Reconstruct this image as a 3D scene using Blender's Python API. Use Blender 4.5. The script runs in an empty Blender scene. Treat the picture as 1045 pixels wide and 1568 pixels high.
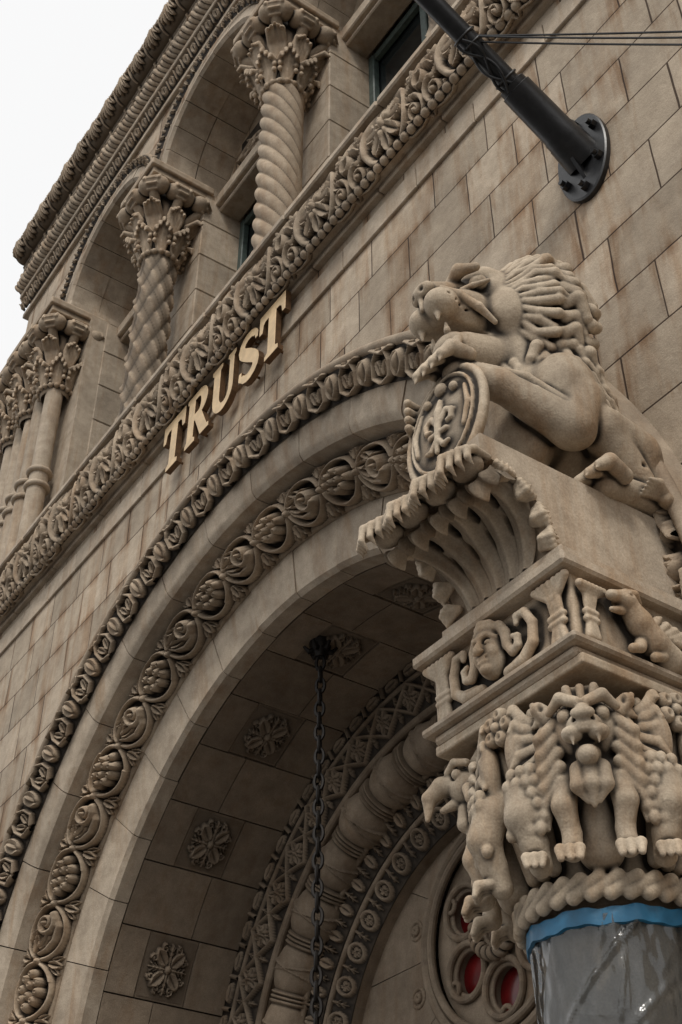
import bpy, math, random
import numpy as np
from mathutils import Vector, Matrix
random.seed(7); rng=np.random.RandomState(5)
S=3.5; OFF=1.6
rad=math.radians
scene=bpy.context.scene
# ------------------------------------------------------------------ materials
def newmat(name):
    m=bpy.data.materials.new(name); m.use_nodes=True
    nt=m.node_tree; nt.nodes.clear()
    out=nt.nodes.new('ShaderNodeOutputMaterial'); b=nt.nodes.new('ShaderNodeBsdfPrincipled')
    nt.links.new(b.outputs[0],out.inputs[0])
    return m,nt,b,out
def mixc(nt,mode,fac,a,b):
    n=nt.nodes.new('ShaderNodeMix'); n.data_type='RGBA'; n.blend_type=mode
    for idx,v in ((0,fac),(6,a),(7,b)):
        if isinstance(v,bpy.types.NodeSocket): nt.links.new(v,n.inputs[idx])
        elif idx==0: n.inputs[0].default_value=v
        else: n.inputs[idx].default_value=(*v,1)
    return n.outputs[2]
def noise(nt,vec,scale,detail=4,rough=.55):
    n=nt.nodes.new('ShaderNodeTexNoise'); n.inputs['Scale'].default_value=scale
    n.inputs['Detail'].default_value=detail; n.inputs['Roughness'].default_value=rough
    nt.links.new(vec,n.inputs['Vector']); return n.outputs['Fac']
def ramp(nt,fac,p0,p1,c0=(0,0,0),c1=(1,1,1)):
    n=nt.nodes.new('ShaderNodeValToRGB'); e=n.color_ramp.elements
    e[0].position=p0;e[1].position=p1;e[0].color=(*c0,1);e[1].color=(*c1,1)
    nt.links.new(fac,n.inputs[0]); return n.outputs[0]
def mapping(nt,vec,sc):
    n=nt.nodes.new('ShaderNodeMapping'); n.inputs['Scale'].default_value=sc
    nt.links.new(vec,n.inputs['Vector']); return n.outputs[0]
def math_(nt,op,a,b=None):
    n=nt.nodes.new('ShaderNodeMath'); n.operation=op
    for i,v in enumerate((a,b)):
        if v is None: continue
        if isinstance(v,(int,float)): n.inputs[i].default_value=v
        else: nt.links.new(v,n.inputs[i])
    return n.outputs[0]
def stone(name,base,stain=(.170,.12,.075),dark=(.024,.018,.013),stain_amt=.5,grime_shade_amt=.85,brick=None,bump=.35,rough=.82,mott=.55):
    m,nt,b,out=newmat(name)
    tc=nt.nodes.new('ShaderNodeTexCoord').outputs['Object']
    n1=noise(nt,tc,1.3,4,.6); n2=noise(nt,tc,8,4,.65); n3=noise(nt,mapping(nt,tc,(4,4,.5)),1.6,4,.7); n4=noise(nt,tc,130,1,.6)
    col=mixc(nt,'MIX',ramp(nt,n1,.3,.72),tuple(c*.78 for c in base),tuple(min(1,c*1.12) for c in base))
    col=mixc(nt,'MULTIPLY',mott,col,ramp(nt,n2,.3,.68,(.56,.52,.48),(1.10,1.09,1.07)))
    col=mixc(nt,'MULTIPLY',.45,col,ramp(nt,n4,.3,.7,(.68,.66,.64),(1.14,1.14,1.14)))
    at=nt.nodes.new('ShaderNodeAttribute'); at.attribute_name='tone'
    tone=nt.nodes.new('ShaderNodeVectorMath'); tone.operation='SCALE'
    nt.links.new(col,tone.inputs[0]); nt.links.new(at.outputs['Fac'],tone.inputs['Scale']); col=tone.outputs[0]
    bh=None
    if brick:
        bw,bhh,mort=brick
        sep=nt.nodes.new('ShaderNodeSeparateXYZ'); nt.links.new(tc,sep.inputs[0])
        wob=noise(nt,tc,3.0,1)
        zz=math_(nt,'ADD',sep.outputs[2],math_(nt,'MULTIPLY',wob,.012))
        row=math_(nt,'FLOOR',math_(nt,'DIVIDE',zz,bhh))
        cv=nt.nodes.new('ShaderNodeCombineXYZ'); nt.links.new(math_(nt,'MULTIPLY',sep.outputs[0],.9),cv.inputs[0]); nt.links.new(math_(nt,'MULTIPLY',row,7.31),cv.inputs[1])
        rn=noise(nt,cv.outputs[0],1.0,1)
        cmb=nt.nodes.new('ShaderNodeCombineXYZ')
        nt.links.new(math_(nt,'ADD',math_(nt,'ADD',sep.outputs[0],math_(nt,'MULTIPLY',rn,.7)),math_(nt,'MULTIPLY',wob,.016)),cmb.inputs[0])
        nt.links.new(zz,cmb.inputs[1])
        def brk(mo,sm):
            br=nt.nodes.new('ShaderNodeTexBrick'); nt.links.new(cmb.outputs[0],br.inputs['Vector'])
            br.inputs['Scale'].default_value=1; br.inputs['Brick Width'].default_value=bw; br.inputs['Row Height'].default_value=bhh
            br.inputs['Mortar Size'].default_value=mo; br.inputs['Mortar Smooth'].default_value=sm; br.offset=.5; return br
        br=brk(mort,.5)
        br.inputs['Color1'].default_value=(.78,.77,.75,1); br.inputs['Color2'].default_value=(1.13,1.12,1.11,1); br.inputs['Mortar'].default_value=(.14,.105,.08,1)
        col=mixc(nt,'MULTIPLY',1,col,br.outputs['Color']); bh=br.outputs['Fac']
        br2=brk(.09,1.)
        f=math_(nt,'MULTIPLY',math_(nt,'MULTIPLY',br2.outputs['Fac'],ramp(nt,n3,.44,.60)),.8)
        col=mixc(nt,'MIX',f,col,mixc(nt,'MULTIPLY',1,col,(.56,.42,.30)))
    st=math_(nt,'MULTIPLY',ramp(nt,n3,.48,.70),stain_amt)
    col=mixc(nt,'MIX',st,col,mixc(nt,'MULTIPLY',1,col,tuple(min(1,c*3.9) for c in stain)))
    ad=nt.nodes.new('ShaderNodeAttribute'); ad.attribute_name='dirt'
    dn=math_(nt,'MULTIPLY',math_(nt,'MULTIPLY',ad.outputs['Fac'],grime_shade_amt),math_(nt,'ADD',.65,math_(nt,'MULTIPLY',n2,.6)))
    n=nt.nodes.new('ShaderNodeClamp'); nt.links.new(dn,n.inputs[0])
    col=mixc(nt,'MIX',n.outputs[0],col,dark)  # recesses go dark: crevice grime plus occlusion-like shade painted into base colour
    nt.links.new(col,b.inputs['Base Color'])
    b.inputs['Roughness'].default_value=rough; b.inputs['Specular IOR Level'].default_value=.3
    h=math_(nt,'ADD',math_(nt,'MULTIPLY',n4,.3),math_(nt,'MULTIPLY',noise(nt,tc,34,2,.7),1.0))
    if bh is not None: h=math_(nt,'SUBTRACT',h,math_(nt,'MULTIPLY',bh,3.0))
    bp=nt.nodes.new('ShaderNodeBump'); bp.inputs['Strength'].default_value=bump; bp.inputs['Distance'].default_value=.008
    nt.links.new(h,bp.inputs['Height']); nt.links.new(bp.outputs[0],b.inputs['Normal'])
    return m
def plain(name,col,rough=.5,metal=0,nscale=20,var=.3,bump=.1,spec=.5):
    m,nt,b,out=newmat(name)
    tc=nt.nodes.new('ShaderNodeTexCoord').outputs['Object']
    n=noise(nt,tc,nscale,3)
    c=mixc(nt,'MIX',ramp(nt,n,.3,.7),tuple(c*(1-var) for c in col),tuple(min(1,c*(1+var)) for c in col))
    nt.links.new(c,b.inputs['Base Color']); b.inputs['Roughness'].default_value=rough; b.inputs['Metallic'].default_value=metal
    b.inputs['Specular IOR Level'].default_value=spec
    bp=nt.nodes.new('ShaderNodeBump'); bp.inputs['Strength'].default_value=bump; bp.inputs['Distance'].default_value=.01
    nt.links.new(n,bp.inputs['Height']); nt.links.new(bp.outputs[0],b.inputs['Normal'])
    return m
M_wall=stone('ashlar_wall',(.495,.413,.32),brick=(.53,.40,.0065),stain_amt=.55,bump=.45)
M_trim=stone('dressed_stone',(.50,.418,.325),stain_amt=.5,mott=.6)
M_carve=stone('carved_stone',(.44,.355,.265),stain_amt=.45,grime_shade_amt=1.15,mott=.7)
M_carve2=stone('carved_stone_inner',(.285,.225,.165),stain_amt=.4,grime_shade_amt=1.1,mott=.7)
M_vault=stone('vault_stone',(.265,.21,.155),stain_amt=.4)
M_statue=stone('statue_stone',(.48,.40,.305),stain_amt=.6,grime_shade_amt=1.15,bump=.4,mott=.75)
M_glass=plain('window_glass',(.012,.015,.016),.08,0,2,.3,.02,.6)
M_green=plain('green_window_frame',(.06,.085,.075),.55)
M_red=plain('red_glass',(.12,.008,.008),.18,0,6,.4,.1)
M_black=plain('black_paint',(.012,.012,.013),.38,0,30,.4,.12)
M_iron=plain('black_iron',(.018,.015,.013),.5,.6)
M_gold=plain('gilt_letter_face',(.62,.44,.24),.42,.25,8,.2,.1)
M_bronze=plain('bronze_letter_side',(.12,.065,.03),.5,.4)
M_tape=plain('blue_tape',(.012,.13,.25),.4,0,12,.25,.5)
M_asphalt=plain('asphalt',(.05,.05,.05),.9,0,60,.3,.5)
M_pave=plain('pavement_concrete',(.16,.152,.145),.85,0,12,.2,.3)
M_wood=plain('door_wood',(.06,.03,.018),.5)
M_roof=plain('roof_membrane',(.1,.1,.1),.9)
# ------------------------------------------------------------------ mesh builder
def empty(name,loc=(0,0,0)):
    e=bpy.data.objects.new(name,None); scene.collection.objects.link(e); e.empty_display_size=.2; return e
class MB:
    def __init__(s): s.V=[];s.L=[];s.Z=[];s.t=[];s.d=[];s.n=0
    def add(s,V,F,tone=1.,dirt=0.):
        V=np.asarray(V,float).reshape(-1,3); N=len(V)
        F=np.asarray(F,int)
        s.V.append(V); s.L.append((F+s.n).ravel()); s.Z.append(np.full(len(F),F.shape[1]))
        s.t.append(np.full(N,float(tone)) if np.ndim(tone)==0 else np.ravel(tone))
        s.d.append(np.full(N,float(dirt)) if np.ndim(dirt)==0 else np.ravel(dirt))
        s.n+=N
    def grid(s,P,dirt=0.,tone=1.,cu=False,cv=False):
        n,m=P.shape[:2]; I=np.arange(n*m).reshape(n,m)
        if cu: I=np.vstack([I,I[:1]])
        if cv: I=np.hstack([I,I[:,:1]])
        F=np.stack([I[:-1,:-1],I[1:,:-1],I[1:,1:],I[:-1,1:]],-1).reshape(-1,4)
        s.add(P.reshape(-1,3),F,tone,dirt)
    def face(s,idx): s.L.append(np.array(idx)); s.Z.append(np.array([len(idx)]))
    def box(s,x0,x1,y0,y1,z0,z1,tone=1.,dirt=0.,bv=0.):
        b=bv
        if b<=0:
            V=[(x,y,z) for x in (x0,x1) for y in (y0,y1) for z in (z0,z1)]
            s.add(V,[(0,1,3,2),(4,6,7,5),(0,4,5,1),(2,3,7,6),(0,2,6,4),(1,5,7,3)],tone,dirt); return
        c=np.array([(x0+x1)/2,(y0+y1)/2,(z0+z1)/2]); h=np.array([(x1-x0)/2,(y1-y0)/2,(z1-z0)/2])
        V=[];idx={}
        for sx in(-1,1):
            for sy in(-1,1):
                for sz in(-1,1):
                    sg=np.array([sx,sy,sz])
                    for ax in range(3):
                        hh=h-b; hh=hh.copy(); hh[ax]=h[ax]
                        idx[(sx,sy,sz,ax)]=len(V); V.append(c+sg*hh)
        Q=[];T=[]
        for ax in range(3):
            o=[i for i in range(3) if i!=ax]
            for sg in(-1,1):
                q=[]
                for a,bb in((-1,-1),(1,-1),(1,1),(-1,1)):
                    k=[0,0,0];k[ax]=sg;k[o[0]]=a;k[o[1]]=bb; q.append(idx[(*k,ax)])
                Q.append(q)
            for a in(-1,1):
                for bb in(-1,1):
                    k0=[0,0,0];k0[o[0]]=a;k0[o[1]]=bb;k0[ax]=-1;k1=list(k0);k1[ax]=1
                    Q.append([idx[(*k0,o[0])],idx[(*k1,o[0])],idx[(*k1,o[1])],idx[(*k0,o[1])]])
        n0=s.n
        s.add(V,Q,tone,dirt)
        for sx in(-1,1):
            for sy in(-1,1):
                for sz in(-1,1): T.append([idx[(sx,sy,sz,a)] for a in range(3)])
        s.L.append((np.array(T)+n0).ravel()); s.Z.append(np.full(8,3))
    def extrude_x(s,prof,x0,x1,tone=1.,dirt=0.):
        n=len(prof); V=[(x0,y,z) for y,z in prof]+[(x1,y,z) for y,z in prof]
        s.add(V,[(i,(i+1)%n,n+(i+1)%n,n+i) for i in range(n)],tone,dirt)
        n0=s.n-2*n
        for o in (0,n): s.face(np.arange(n)+n0+o)
    def tube(s,pts,r,seg=10,caps=True,tone=1.,dirt=0.):
        pts=np.array(pts,float); n=len(pts); r=np.broadcast_to(np.asarray(r,float),(n,))
        P=np.zeros((n,seg,3)); up=np.array([0.13,.27,.95])
        for i in range(n):
            d=pts[min(i+1,n-1)]-pts[max(i-1,0)]; d/=np.linalg.norm(d)+1e-12
            a=np.cross(d,up); a/=np.linalg.norm(a)+1e-9; b=np.cross(d,a)
            for j in range(seg):
                t=2*math.pi*j/seg; P[i,j]=pts[i]+r[i]*(a*math.cos(t)+b*math.sin(t))
        n0=s.n; s.grid(P,dirt,tone,cv=True)
        if caps:
            for o in (0,(n-1)*seg): s.face(np.arange(seg)+n0+o)
    def torus(s,c,ax,bx,R1,R2,r,seg=16,seg2=8):
        c=np.array(c);ax=np.array(ax,float);bx=np.array(bx,float);nx=np.cross(ax,bx)
        P=np.zeros((seg,seg2,3))
        for i in range(seg):
            t=2*math.pi*i/seg; d=ax*R1*math.cos(t)+bx*R2*math.sin(t); e=ax*math.cos(t)+bx*math.sin(t)
            for j in range(seg2):
                u=2*math.pi*j/seg2; P[i,j]=c+d+r*(e*math.cos(u)+nx*math.sin(u))
        s.grid(P,cu=True,cv=True)
    def build(s,name,mat,parent=None,local=False,smooth=35,loc=None):
        V=np.concatenate(s.V); L=np.concatenate(s.L).astype(np.int32); Z=np.concatenate(s.Z).astype(np.int32)
        V=V*S
        if not local: V=V+np.array([0,0,OFF])
        me=bpy.data.meshes.new(name)
        me.vertices.add(len(V)); me.vertices.foreach_set('co',V.astype(np.float32).ravel())
        me.loops.add(len(L)); me.loops.foreach_set('vertex_index',L)
        me.polygons.add(len(Z)); st=np.concatenate([[0],np.cumsum(Z)[:-1]]).astype(np.int32)
        me.polygons.foreach_set('loop_start',st)
        try: me.polygons.foreach_set('loop_total',Z)
        except Exception: pass
        for nm,arr in(('tone',s.t),('dirt',s.d)):
            a=me.attributes.new(nm,'FLOAT','POINT'); a.data.foreach_set('value',np.concatenate(arr).astype(np.float32))
        me.update(calc_edges=True); me.validate()
        me.polygons.foreach_set('use_smooth',np.ones(len(me.polygons),bool))
        if smooth<170: me.set_sharp_from_angle(angle=rad(smooth))
        me.materials.append(mat)
        o=bpy.data.objects.new(name,me); scene.collection.objects.link(o)
        if parent: o.parent=parent
        if loc is not None: o.location=(loc[0]*S,loc[1]*S,loc[2]*S+OFF)
        return o
def rt(a=.12): return 1+random.uniform(-a,a)
# ------------------------------------------------------------------ SDF sculptor
class SDF:
    def __init__(s,mn,mx,h):
        s.mn=np.array(mn,float); s.h=h; s.n=np.ceil((np.array(mx)-s.mn)/h).astype(int)+1
        s.F=np.full(s.n,.2,np.float32); s.M=np.eye(3); s.piv=np.zeros(3); s.tr=np.zeros(3); s.sc=1.
        s.ax=[(s.mn[i]+h*np.arange(s.n[i])).astype(np.float32) for i in range(3)]
    def xf(s,p): return s.M@((np.array(p,float)-s.piv)*s.sc)+s.piv+s.tr
    def _ap(s,lo,hi,fn,k,sub):
        m=k+4*s.h; i0=np.maximum(((lo-m-s.mn)/s.h).astype(int),0); i1=np.minimum(((hi+m-s.mn)/s.h).astype(int)+2,s.n)
        if (i1<=i0).any(): return
        sl=tuple(slice(a,b) for a,b in zip(i0,i1))
        X=s.ax[0][sl[0]][:,None,None];Y=s.ax[1][sl[1]][None,:,None];Zz=s.ax[2][sl[2]][None,None,:]
        d=fn(X,Y,Zz); a=s.F[sl]
        if sub:
            hh=np.maximum(k-np.abs(a+d),0); s.F[sl]=np.maximum(a,-d)+hh*hh/(4*k)
        else:
            hh=np.maximum(k-np.abs(a-d),0); s.F[sl]=np.minimum(a,d)-hh*hh/(4*k)
    def ell(s,c,r,k=.006,sub=False,R=None):
        c=s.xf(c); r=np.array(r if np.ndim(r) else (r,r,r),float)*s.sc; A=s.M if R is None else s.M@R
        Ai=A.T
        def fn(X,Y,Z):
            x=X-c[0];y=Y-c[1];z=Z-c[2]
            a=(Ai[0,0]*x+Ai[0,1]*y+Ai[0,2]*z);b=(Ai[1,0]*x+Ai[1,1]*y+Ai[1,2]*z);g=(Ai[2,0]*x+Ai[2,1]*y+Ai[2,2]*z)
            k0=np.sqrt((a/r[0])**2+(b/r[1])**2+(g/r[2])**2); k1=np.sqrt((a/r[0]**2)**2+(b/r[1]**2)**2+(g/r[2]**2)**2)+1e-6
            return k0*(k0-1)/k1
        m=r.max(); s._ap(c-m,c+m,fn,k,sub)
    def cone(s,a,b,r1,r2,k=.006,sub=False):
        a=s.xf(a);b=s.xf(b); ab=b-a; L=max(ab@ab,1e-9); r1=r1*s.sc; r2=r2*s.sc
        def fn(X,Y,Z):
            x=X-a[0];y=Y-a[1];z=Z-a[2]
            t=np.clip((x*ab[0]+y*ab[1]+z*ab[2])/L,0,1)
            return np.sqrt((x-t*ab[0])**2+(y-t*ab[1])**2+(z-t*ab[2])**2)-(r1+(r2-r1)*t)
        m=max(r1,r2); s._ap(np.minimum(a,b)-m,np.maximum(a,b)+m,fn,k,sub)
    def tube(s,pts,rs,k=.004,sub=False):
        n=len(pts)
        if not np.ndim(rs): rs=[rs]*n
        elif len(rs)==2 and n>2: rs=list(np.linspace(rs[0],rs[1],n))
        for i in range(n-1): s.cone(pts[i],pts[i+1],rs[i],rs[i+1],k,sub)
    def box(s,c,hf,rr=.004,k=.004,sub=False,R=None):
        c=s.xf(c);hf=np.array(hf,float)-rr; A=s.M if R is None else s.M@R; Ai=A.T
        def fn(X,Y,Z):
            x=X-c[0];y=Y-c[1];z=Z-c[2]
            q=[np.abs(Ai[i,0]*x+Ai[i,1]*y+Ai[i,2]*z)-hf[i] for i in range(3)]
            return np.sqrt(sum(np.maximum(v,0)**2 for v in q))+np.minimum(np.maximum(np.maximum(q[0],q[1]),q[2]),0)-rr
        m=np.linalg.norm(hf)+rr if R is not None or not np.allclose(s.M,np.eye(3)) else hf+rr
        s._ap(c-m,c+m,fn,k,sub)
    def mesh(s,mb,tone=1.,w=3):
        F=s.F; h=s.h
        def blur(C0,k):
            C=C0
            for ax in range(3):
                cs=np.cumsum(np.pad(C,[(k+1,k) if i==ax else (0,0) for i in range(3)],mode='edge'),axis=ax,dtype=np.float64)
                n=C.shape[ax]; a=np.take(cs,range(2*k+1,2*k+1+n),axis=ax); b=np.take(cs,range(0,n),axis=ax); C=((a-b)/(2*k+1)).astype(np.float32)
            return C
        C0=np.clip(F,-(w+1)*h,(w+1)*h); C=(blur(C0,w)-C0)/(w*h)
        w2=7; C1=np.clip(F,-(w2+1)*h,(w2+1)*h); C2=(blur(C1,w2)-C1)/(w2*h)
        I=(F<0)
        mnv=np.ones(np.array(F.shape)-1,bool); mxv=np.zeros_like(mnv)
        for dx in(0,1):
            for dy in(0,1):
                for dz in(0,1):
                    v=I[dx:F.shape[0]-1+dx,dy:F.shape[1]-1+dy,dz:F.shape[2]-1+dz]; mnv&=v; mxv|=v
        act=mxv&~mnv; c=np.argwhere(act); N=len(c); idx=np.full(act.shape,-1,np.int64); idx[act]=np.arange(N)
        acc=np.zeros((N,3));cnt=np.zeros(N);cv=np.zeros(N);cw=np.zeros(N)
        for ax in range(3):
            o=[i for i in range(3) if i!=ax]
            for u in(0,1):
                for v in(0,1):
                    a=np.zeros(3,int);a[o[0]]=u;a[o[1]]=v; e=np.zeros(3,int);e[ax]=1
                    p=c+a;q=p+e; f0=F[p[:,0],p[:,1],p[:,2]];f1=F[q[:,0],q[:,1],q[:,2]]
                    cr=(f0<0)!=(f1<0); t=np.where(cr,f0/np.where(f0==f1,1,f0-f1),0)
                    acc+=np.where(cr[:,None],a+t[:,None]*e,0);cnt+=cr
                    cv+=np.where(cr,C[p[:,0],p[:,1],p[:,2]]*(1-t)+C[q[:,0],q[:,1],q[:,2]]*t,0)
                    cw+=np.where(cr,C2[p[:,0],p[:,1],p[:,2]]*(1-t)+C2[q[:,0],q[:,1],q[:,2]]*t,0)
        loc=acc/cnt[:,None]; V=s.mn+(c+loc)*h; cv/=cnt; cw/=cnt
        dirt=np.clip(-cv*3.8-.03,0,.95)+np.clip(-cw*2.8-.02,0,.7); dirt=np.clip(dirt,0,.95); tn=tone*(1+np.clip(cv*1.1,-.1,.25))  # hollows darkened as grime and painted shade, ridges given a lighter tone
        Fs=[]
        for ax in range(3):
            o=[(ax+1)%3,(ax+2)%3]
            sl0=[slice(1,-1)]*3; sl0[ax]=slice(0,-1); sl1=[slice(1,-1)]*3; sl1[ax]=slice(1,None)
            e=np.argwhere(I[tuple(sl0)]!=I[tuple(sl1)])
            if len(e)==0: continue
            e[:,o[0]]+=1; e[:,o[1]]+=1
            pos=I[e[:,0],e[:,1],e[:,2]]
            q=[]
            for du,dv in((-1,-1),(0,-1),(0,0),(-1,0)):
                k=e.copy();k[:,o[0]]+=du;k[:,o[1]]+=dv; q.append(idx[k[:,0],k[:,1],k[:,2]])
            q=np.stack(q,1); q[~pos]=q[~pos][:,::-1]; Fs.append(q)
        Q=np.concatenate(Fs); Q=Q[(Q>=0).all(1)]
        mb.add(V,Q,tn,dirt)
def rotz(a): c,s_=math.cos(a),math.sin(a); return np.array([[c,-s_,0],[s_,c,0],[0,0,1]])
def rotx(a): c,s_=math.cos(a),math.sin(a); return np.array([[1,0,0],[0,c,-s_],[0,s_,c]])
# ------------------------------------------------------------------ relief tiles
class Tile:
    def __init__(s,w,h,ns,nt):
        s.w=w;s.h=h;s.ns=ns;s.nt=nt; s.X,s.Y=np.meshgrid(np.arange(ns)*w/ns,np.linspace(0,h,nt)); s.H=np.zeros((nt,ns)); s.bg=.85
    def stroke(s,pts,r0,r1,amp):
        n=len(pts)
        for i in range(n-1):
            (x0,y0),(x1,y1)=pts[i],pts[i+1]; ra=r0+(r1-r0)*i/(n-1); rb=r0+(r1-r0)*(i+1)/(n-1)
            L=(x1-x0)**2+(y1-y0)**2+1e-12
            for o in(-s.w,0,s.w):
                X=s.X-x0-o;Y=s.Y-y0; t=np.clip((X*(x1-x0)+Y*(y1-y0))/L,0,1)
                d=np.hypot(X-t*(x1-x0),Y-t*(y1-y0)); r=ra+(rb-ra)*t
                s.H=np.maximum(s.H,amp*np.sqrt(np.clip(1-(d/r)**2,0,1))*(.55+.45*r/max(r0,r1)))
    def blob(s,cx,cy,rx,ry,ang,amp):
        c,q=math.cos(ang),math.sin(ang)
        for o in(-s.w,0,s.w):
            X=s.X-cx-o;Y=s.Y-cy; a=(X*c+Y*q)/rx;b=(-X*q+Y*c)/ry
            s.H=np.maximum(s.H,amp*np.sqrt(np.clip(1-a*a-b*b,0,1)))
    def petal(s,cx,cy,rx,ry,ang,amp):
        c,q=math.cos(ang),math.sin(ang)
        for o in(-s.w,0,s.w):
            X=s.X-cx-o;Y=s.Y-cy; a=(X*c+Y*q)/rx;b=(-X*q+Y*c)/ry; rr=np.sqrt(a*a+b*b)
            hgt=amp*np.where(rr<1,np.clip((1-rr)/.18,0,1)*(.62+.38*rr*rr)-.30*np.exp(-(b/.16)**2)*(rr<.9),0)
            s.H=np.maximum(s.H,hgt)
    def hole(s,cx,cy,r,amp):
        for o in(-s.w,0,s.w):
            d=np.hypot(s.X-cx-o,s.Y-cy); s.H-=amp*np.sqrt(np.clip(1-(d/r)**2,0,1))
    def ring(s,cx,cy,R,r,amp):
        s.stroke([(cx+R*math.cos(t),cy+R*math.sin(t)) for t in np.linspace(0,2*math.pi,19)],r,r,amp)
    def spiral(s,cx,cy,R0,R1,a0,turns,r0,r1,amp):
        n=int(10*abs(turns))+4
        pts=[(cx+(R0+(R1-R0)*i/n)*math.cos(a0+2*math.pi*turns*i/n),cy+(R0+(R1-R0)*i/n)*math.sin(a0+2*math.pi*turns*i/n)) for i in range(n+1)]
        s.stroke(pts,r0,r1,amp); return pts
    def rosette(s,cx,cy,R,n,amp):
        for i in range(n):
            a=2*math.pi*i/n; s.petal(cx+.62*R*math.cos(a),cy+.62*R*math.sin(a),.40*R,.29*R*6/n*1.1,a,amp)
        for i in range(n):
            a=2*math.pi*(i+.5)/n; s.blob(cx+.3*R*math.cos(a),cy+.3*R*math.sin(a),.2*R,.11*R,a,amp*1.15)
        s.blob(cx,cy,.16*R,.16*R,0,amp*1.45)
    def leaf(s,x,y,L,a,w,amp,n=3):
        ca,sa=math.cos(a),math.sin(a)
        s.stroke([(x,y),(x+L*ca,y+L*sa)],w*.42,w*.25,amp)
        for i in range(n):
            t=(i+.6)/n
            for sg in(-1,1):
                b=a+sg*.7; s.stroke([(x+L*t*.75*ca,y+L*t*.75*sa),(x+L*t*.75*ca+w*1.6*math.cos(b),y+L*t*.75*sa+w*1.6*math.sin(b))],w*.36,w*.2,amp*.85)
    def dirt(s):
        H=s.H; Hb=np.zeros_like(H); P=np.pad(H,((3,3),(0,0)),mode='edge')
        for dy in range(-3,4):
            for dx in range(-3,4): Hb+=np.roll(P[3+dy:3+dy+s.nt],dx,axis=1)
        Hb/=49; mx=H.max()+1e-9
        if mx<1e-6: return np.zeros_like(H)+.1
        return np.clip((Hb-H)/mx*3.0+s.bg*(1-np.clip(H/mx*2.2,0,1)),0,.95)  # low relief ground darkened: grime together with shade put into the colour
def prof_line(p,q,nt,sg=1):
    p=np.array(p);q=np.array(q);t=np.linspace(0,1,nt)[:,None];P=p+(q-p)*t;d=(q-p)/np.linalg.norm(q-p);n=np.array([d[1],-d[0]])*sg
    return np.hstack([P,np.repeat(n[None],nt,0)])
def pl(p,q,nt,n):
    P=prof_line(p,q,nt);P[:,2]=n[0];P[:,3]=n[1];return P
def prof_roll(c,r,a0,a1,nt,rb=None):
    a=np.radians(np.linspace(a0,a1,nt)); rb=rb or r
    return np.stack([c[0]+r*np.cos(a),c[1]+rb*np.sin(a),np.cos(a),np.sin(a)],1)
CX,CZ=-1.82,.70
def amap(a,R):
    a=np.asarray(a,float); ar=np.radians(np.clip(a,-90,90)); ex=np.radians(np.maximum(np.abs(a)-90,0))
    return CX-R*np.sin(ar), CZ+R*np.cos(ar)-ex
def sprof(prof,Hh):
    return prof[:,0:1]+prof[:,2:3]*Hh, prof[:,1:2]+prof[:,3:4]*Hh
def arch_hf(mb,prof,T,deg,a0,a1,phase=0.,tone=1.,center=None):
    ns=T.ns; i0=int(math.floor((a0-phase)/deg*ns));i1=int(math.ceil((a1-phase)/deg*ns))
    ii=np.arange(i0,i1+1); a=phase+ii*deg/ns; Hh=T.H[:,ii%ns]; D=T.dirt()[:,ii%ns]
    nr=rng.rand(1+(i1-i0)//ns+2)*.34+.83; wv=nr[(ii-i0)//ns][None,:]; Hh=Hh*wv
    p0,p1=sprof(prof,Hh)
    A=np.broadcast_to(a[None,:],p0.shape)
    if center is None: X,Z=amap(A,p0)
    else: X=center[0]-p0*np.sin(np.radians(A));Z=center[1]+p0*np.cos(np.radians(A))
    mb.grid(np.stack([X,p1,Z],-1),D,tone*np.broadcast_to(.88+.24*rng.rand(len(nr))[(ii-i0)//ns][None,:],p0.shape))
def line_hf(mb,prof,T,x0,x1,tone=1.,phase=0.):
    ns=T.ns;w=T.w;i0=int(round((x0-phase)/w*ns));i1=int(round((x1-phase)/w*ns));ii=np.arange(i0,i1+1);x=phase+ii*w/ns
    Hh=T.H[:,ii%ns];D=T.dirt()[:,ii%ns]; nr=rng.rand(2+(i1-i0)//ns+2)*.34+.83; Hh=Hh*nr[(ii-i0)//ns][None,:]
    p0,p1=sprof(prof,Hh)
    mb.grid(np.stack([np.broadcast_to(x[None,:],p0.shape),p0,p1],-1),D,tone*np.broadcast_to(.88+.24*rng.rand(len(nr))[(ii-i0)//ns][None,:],p0.shape))
def vouss(mb,prof,a0,a1,step,gap=.10,sub=5,center=None,tv=.12):
    a=a0
    while a<a1-1e-6:
        b=min(a+step,a1); A=np.linspace(a+gap,b-gap,sub+1); n=len(prof); P=np.zeros((sub+1,n,3)); jy=random.uniform(-.0012,.0012)
        for i,(R,Y) in enumerate(prof):
            if center is None: X,Z=amap(A,R)
            else: X=center[0]-R*np.sin(np.radians(A));Z=center[1]+R*np.cos(np.radians(A))
            P[:,i,0]=X;P[:,i,1]=Y+jy;P[:,i,2]=Z
        n0=mb.n; mb.grid(P,0.,rt(tv),cv=True)
        for o in(0,sub*n): mb.face(np.arange(n)+n0+o)
        a=b
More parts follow.
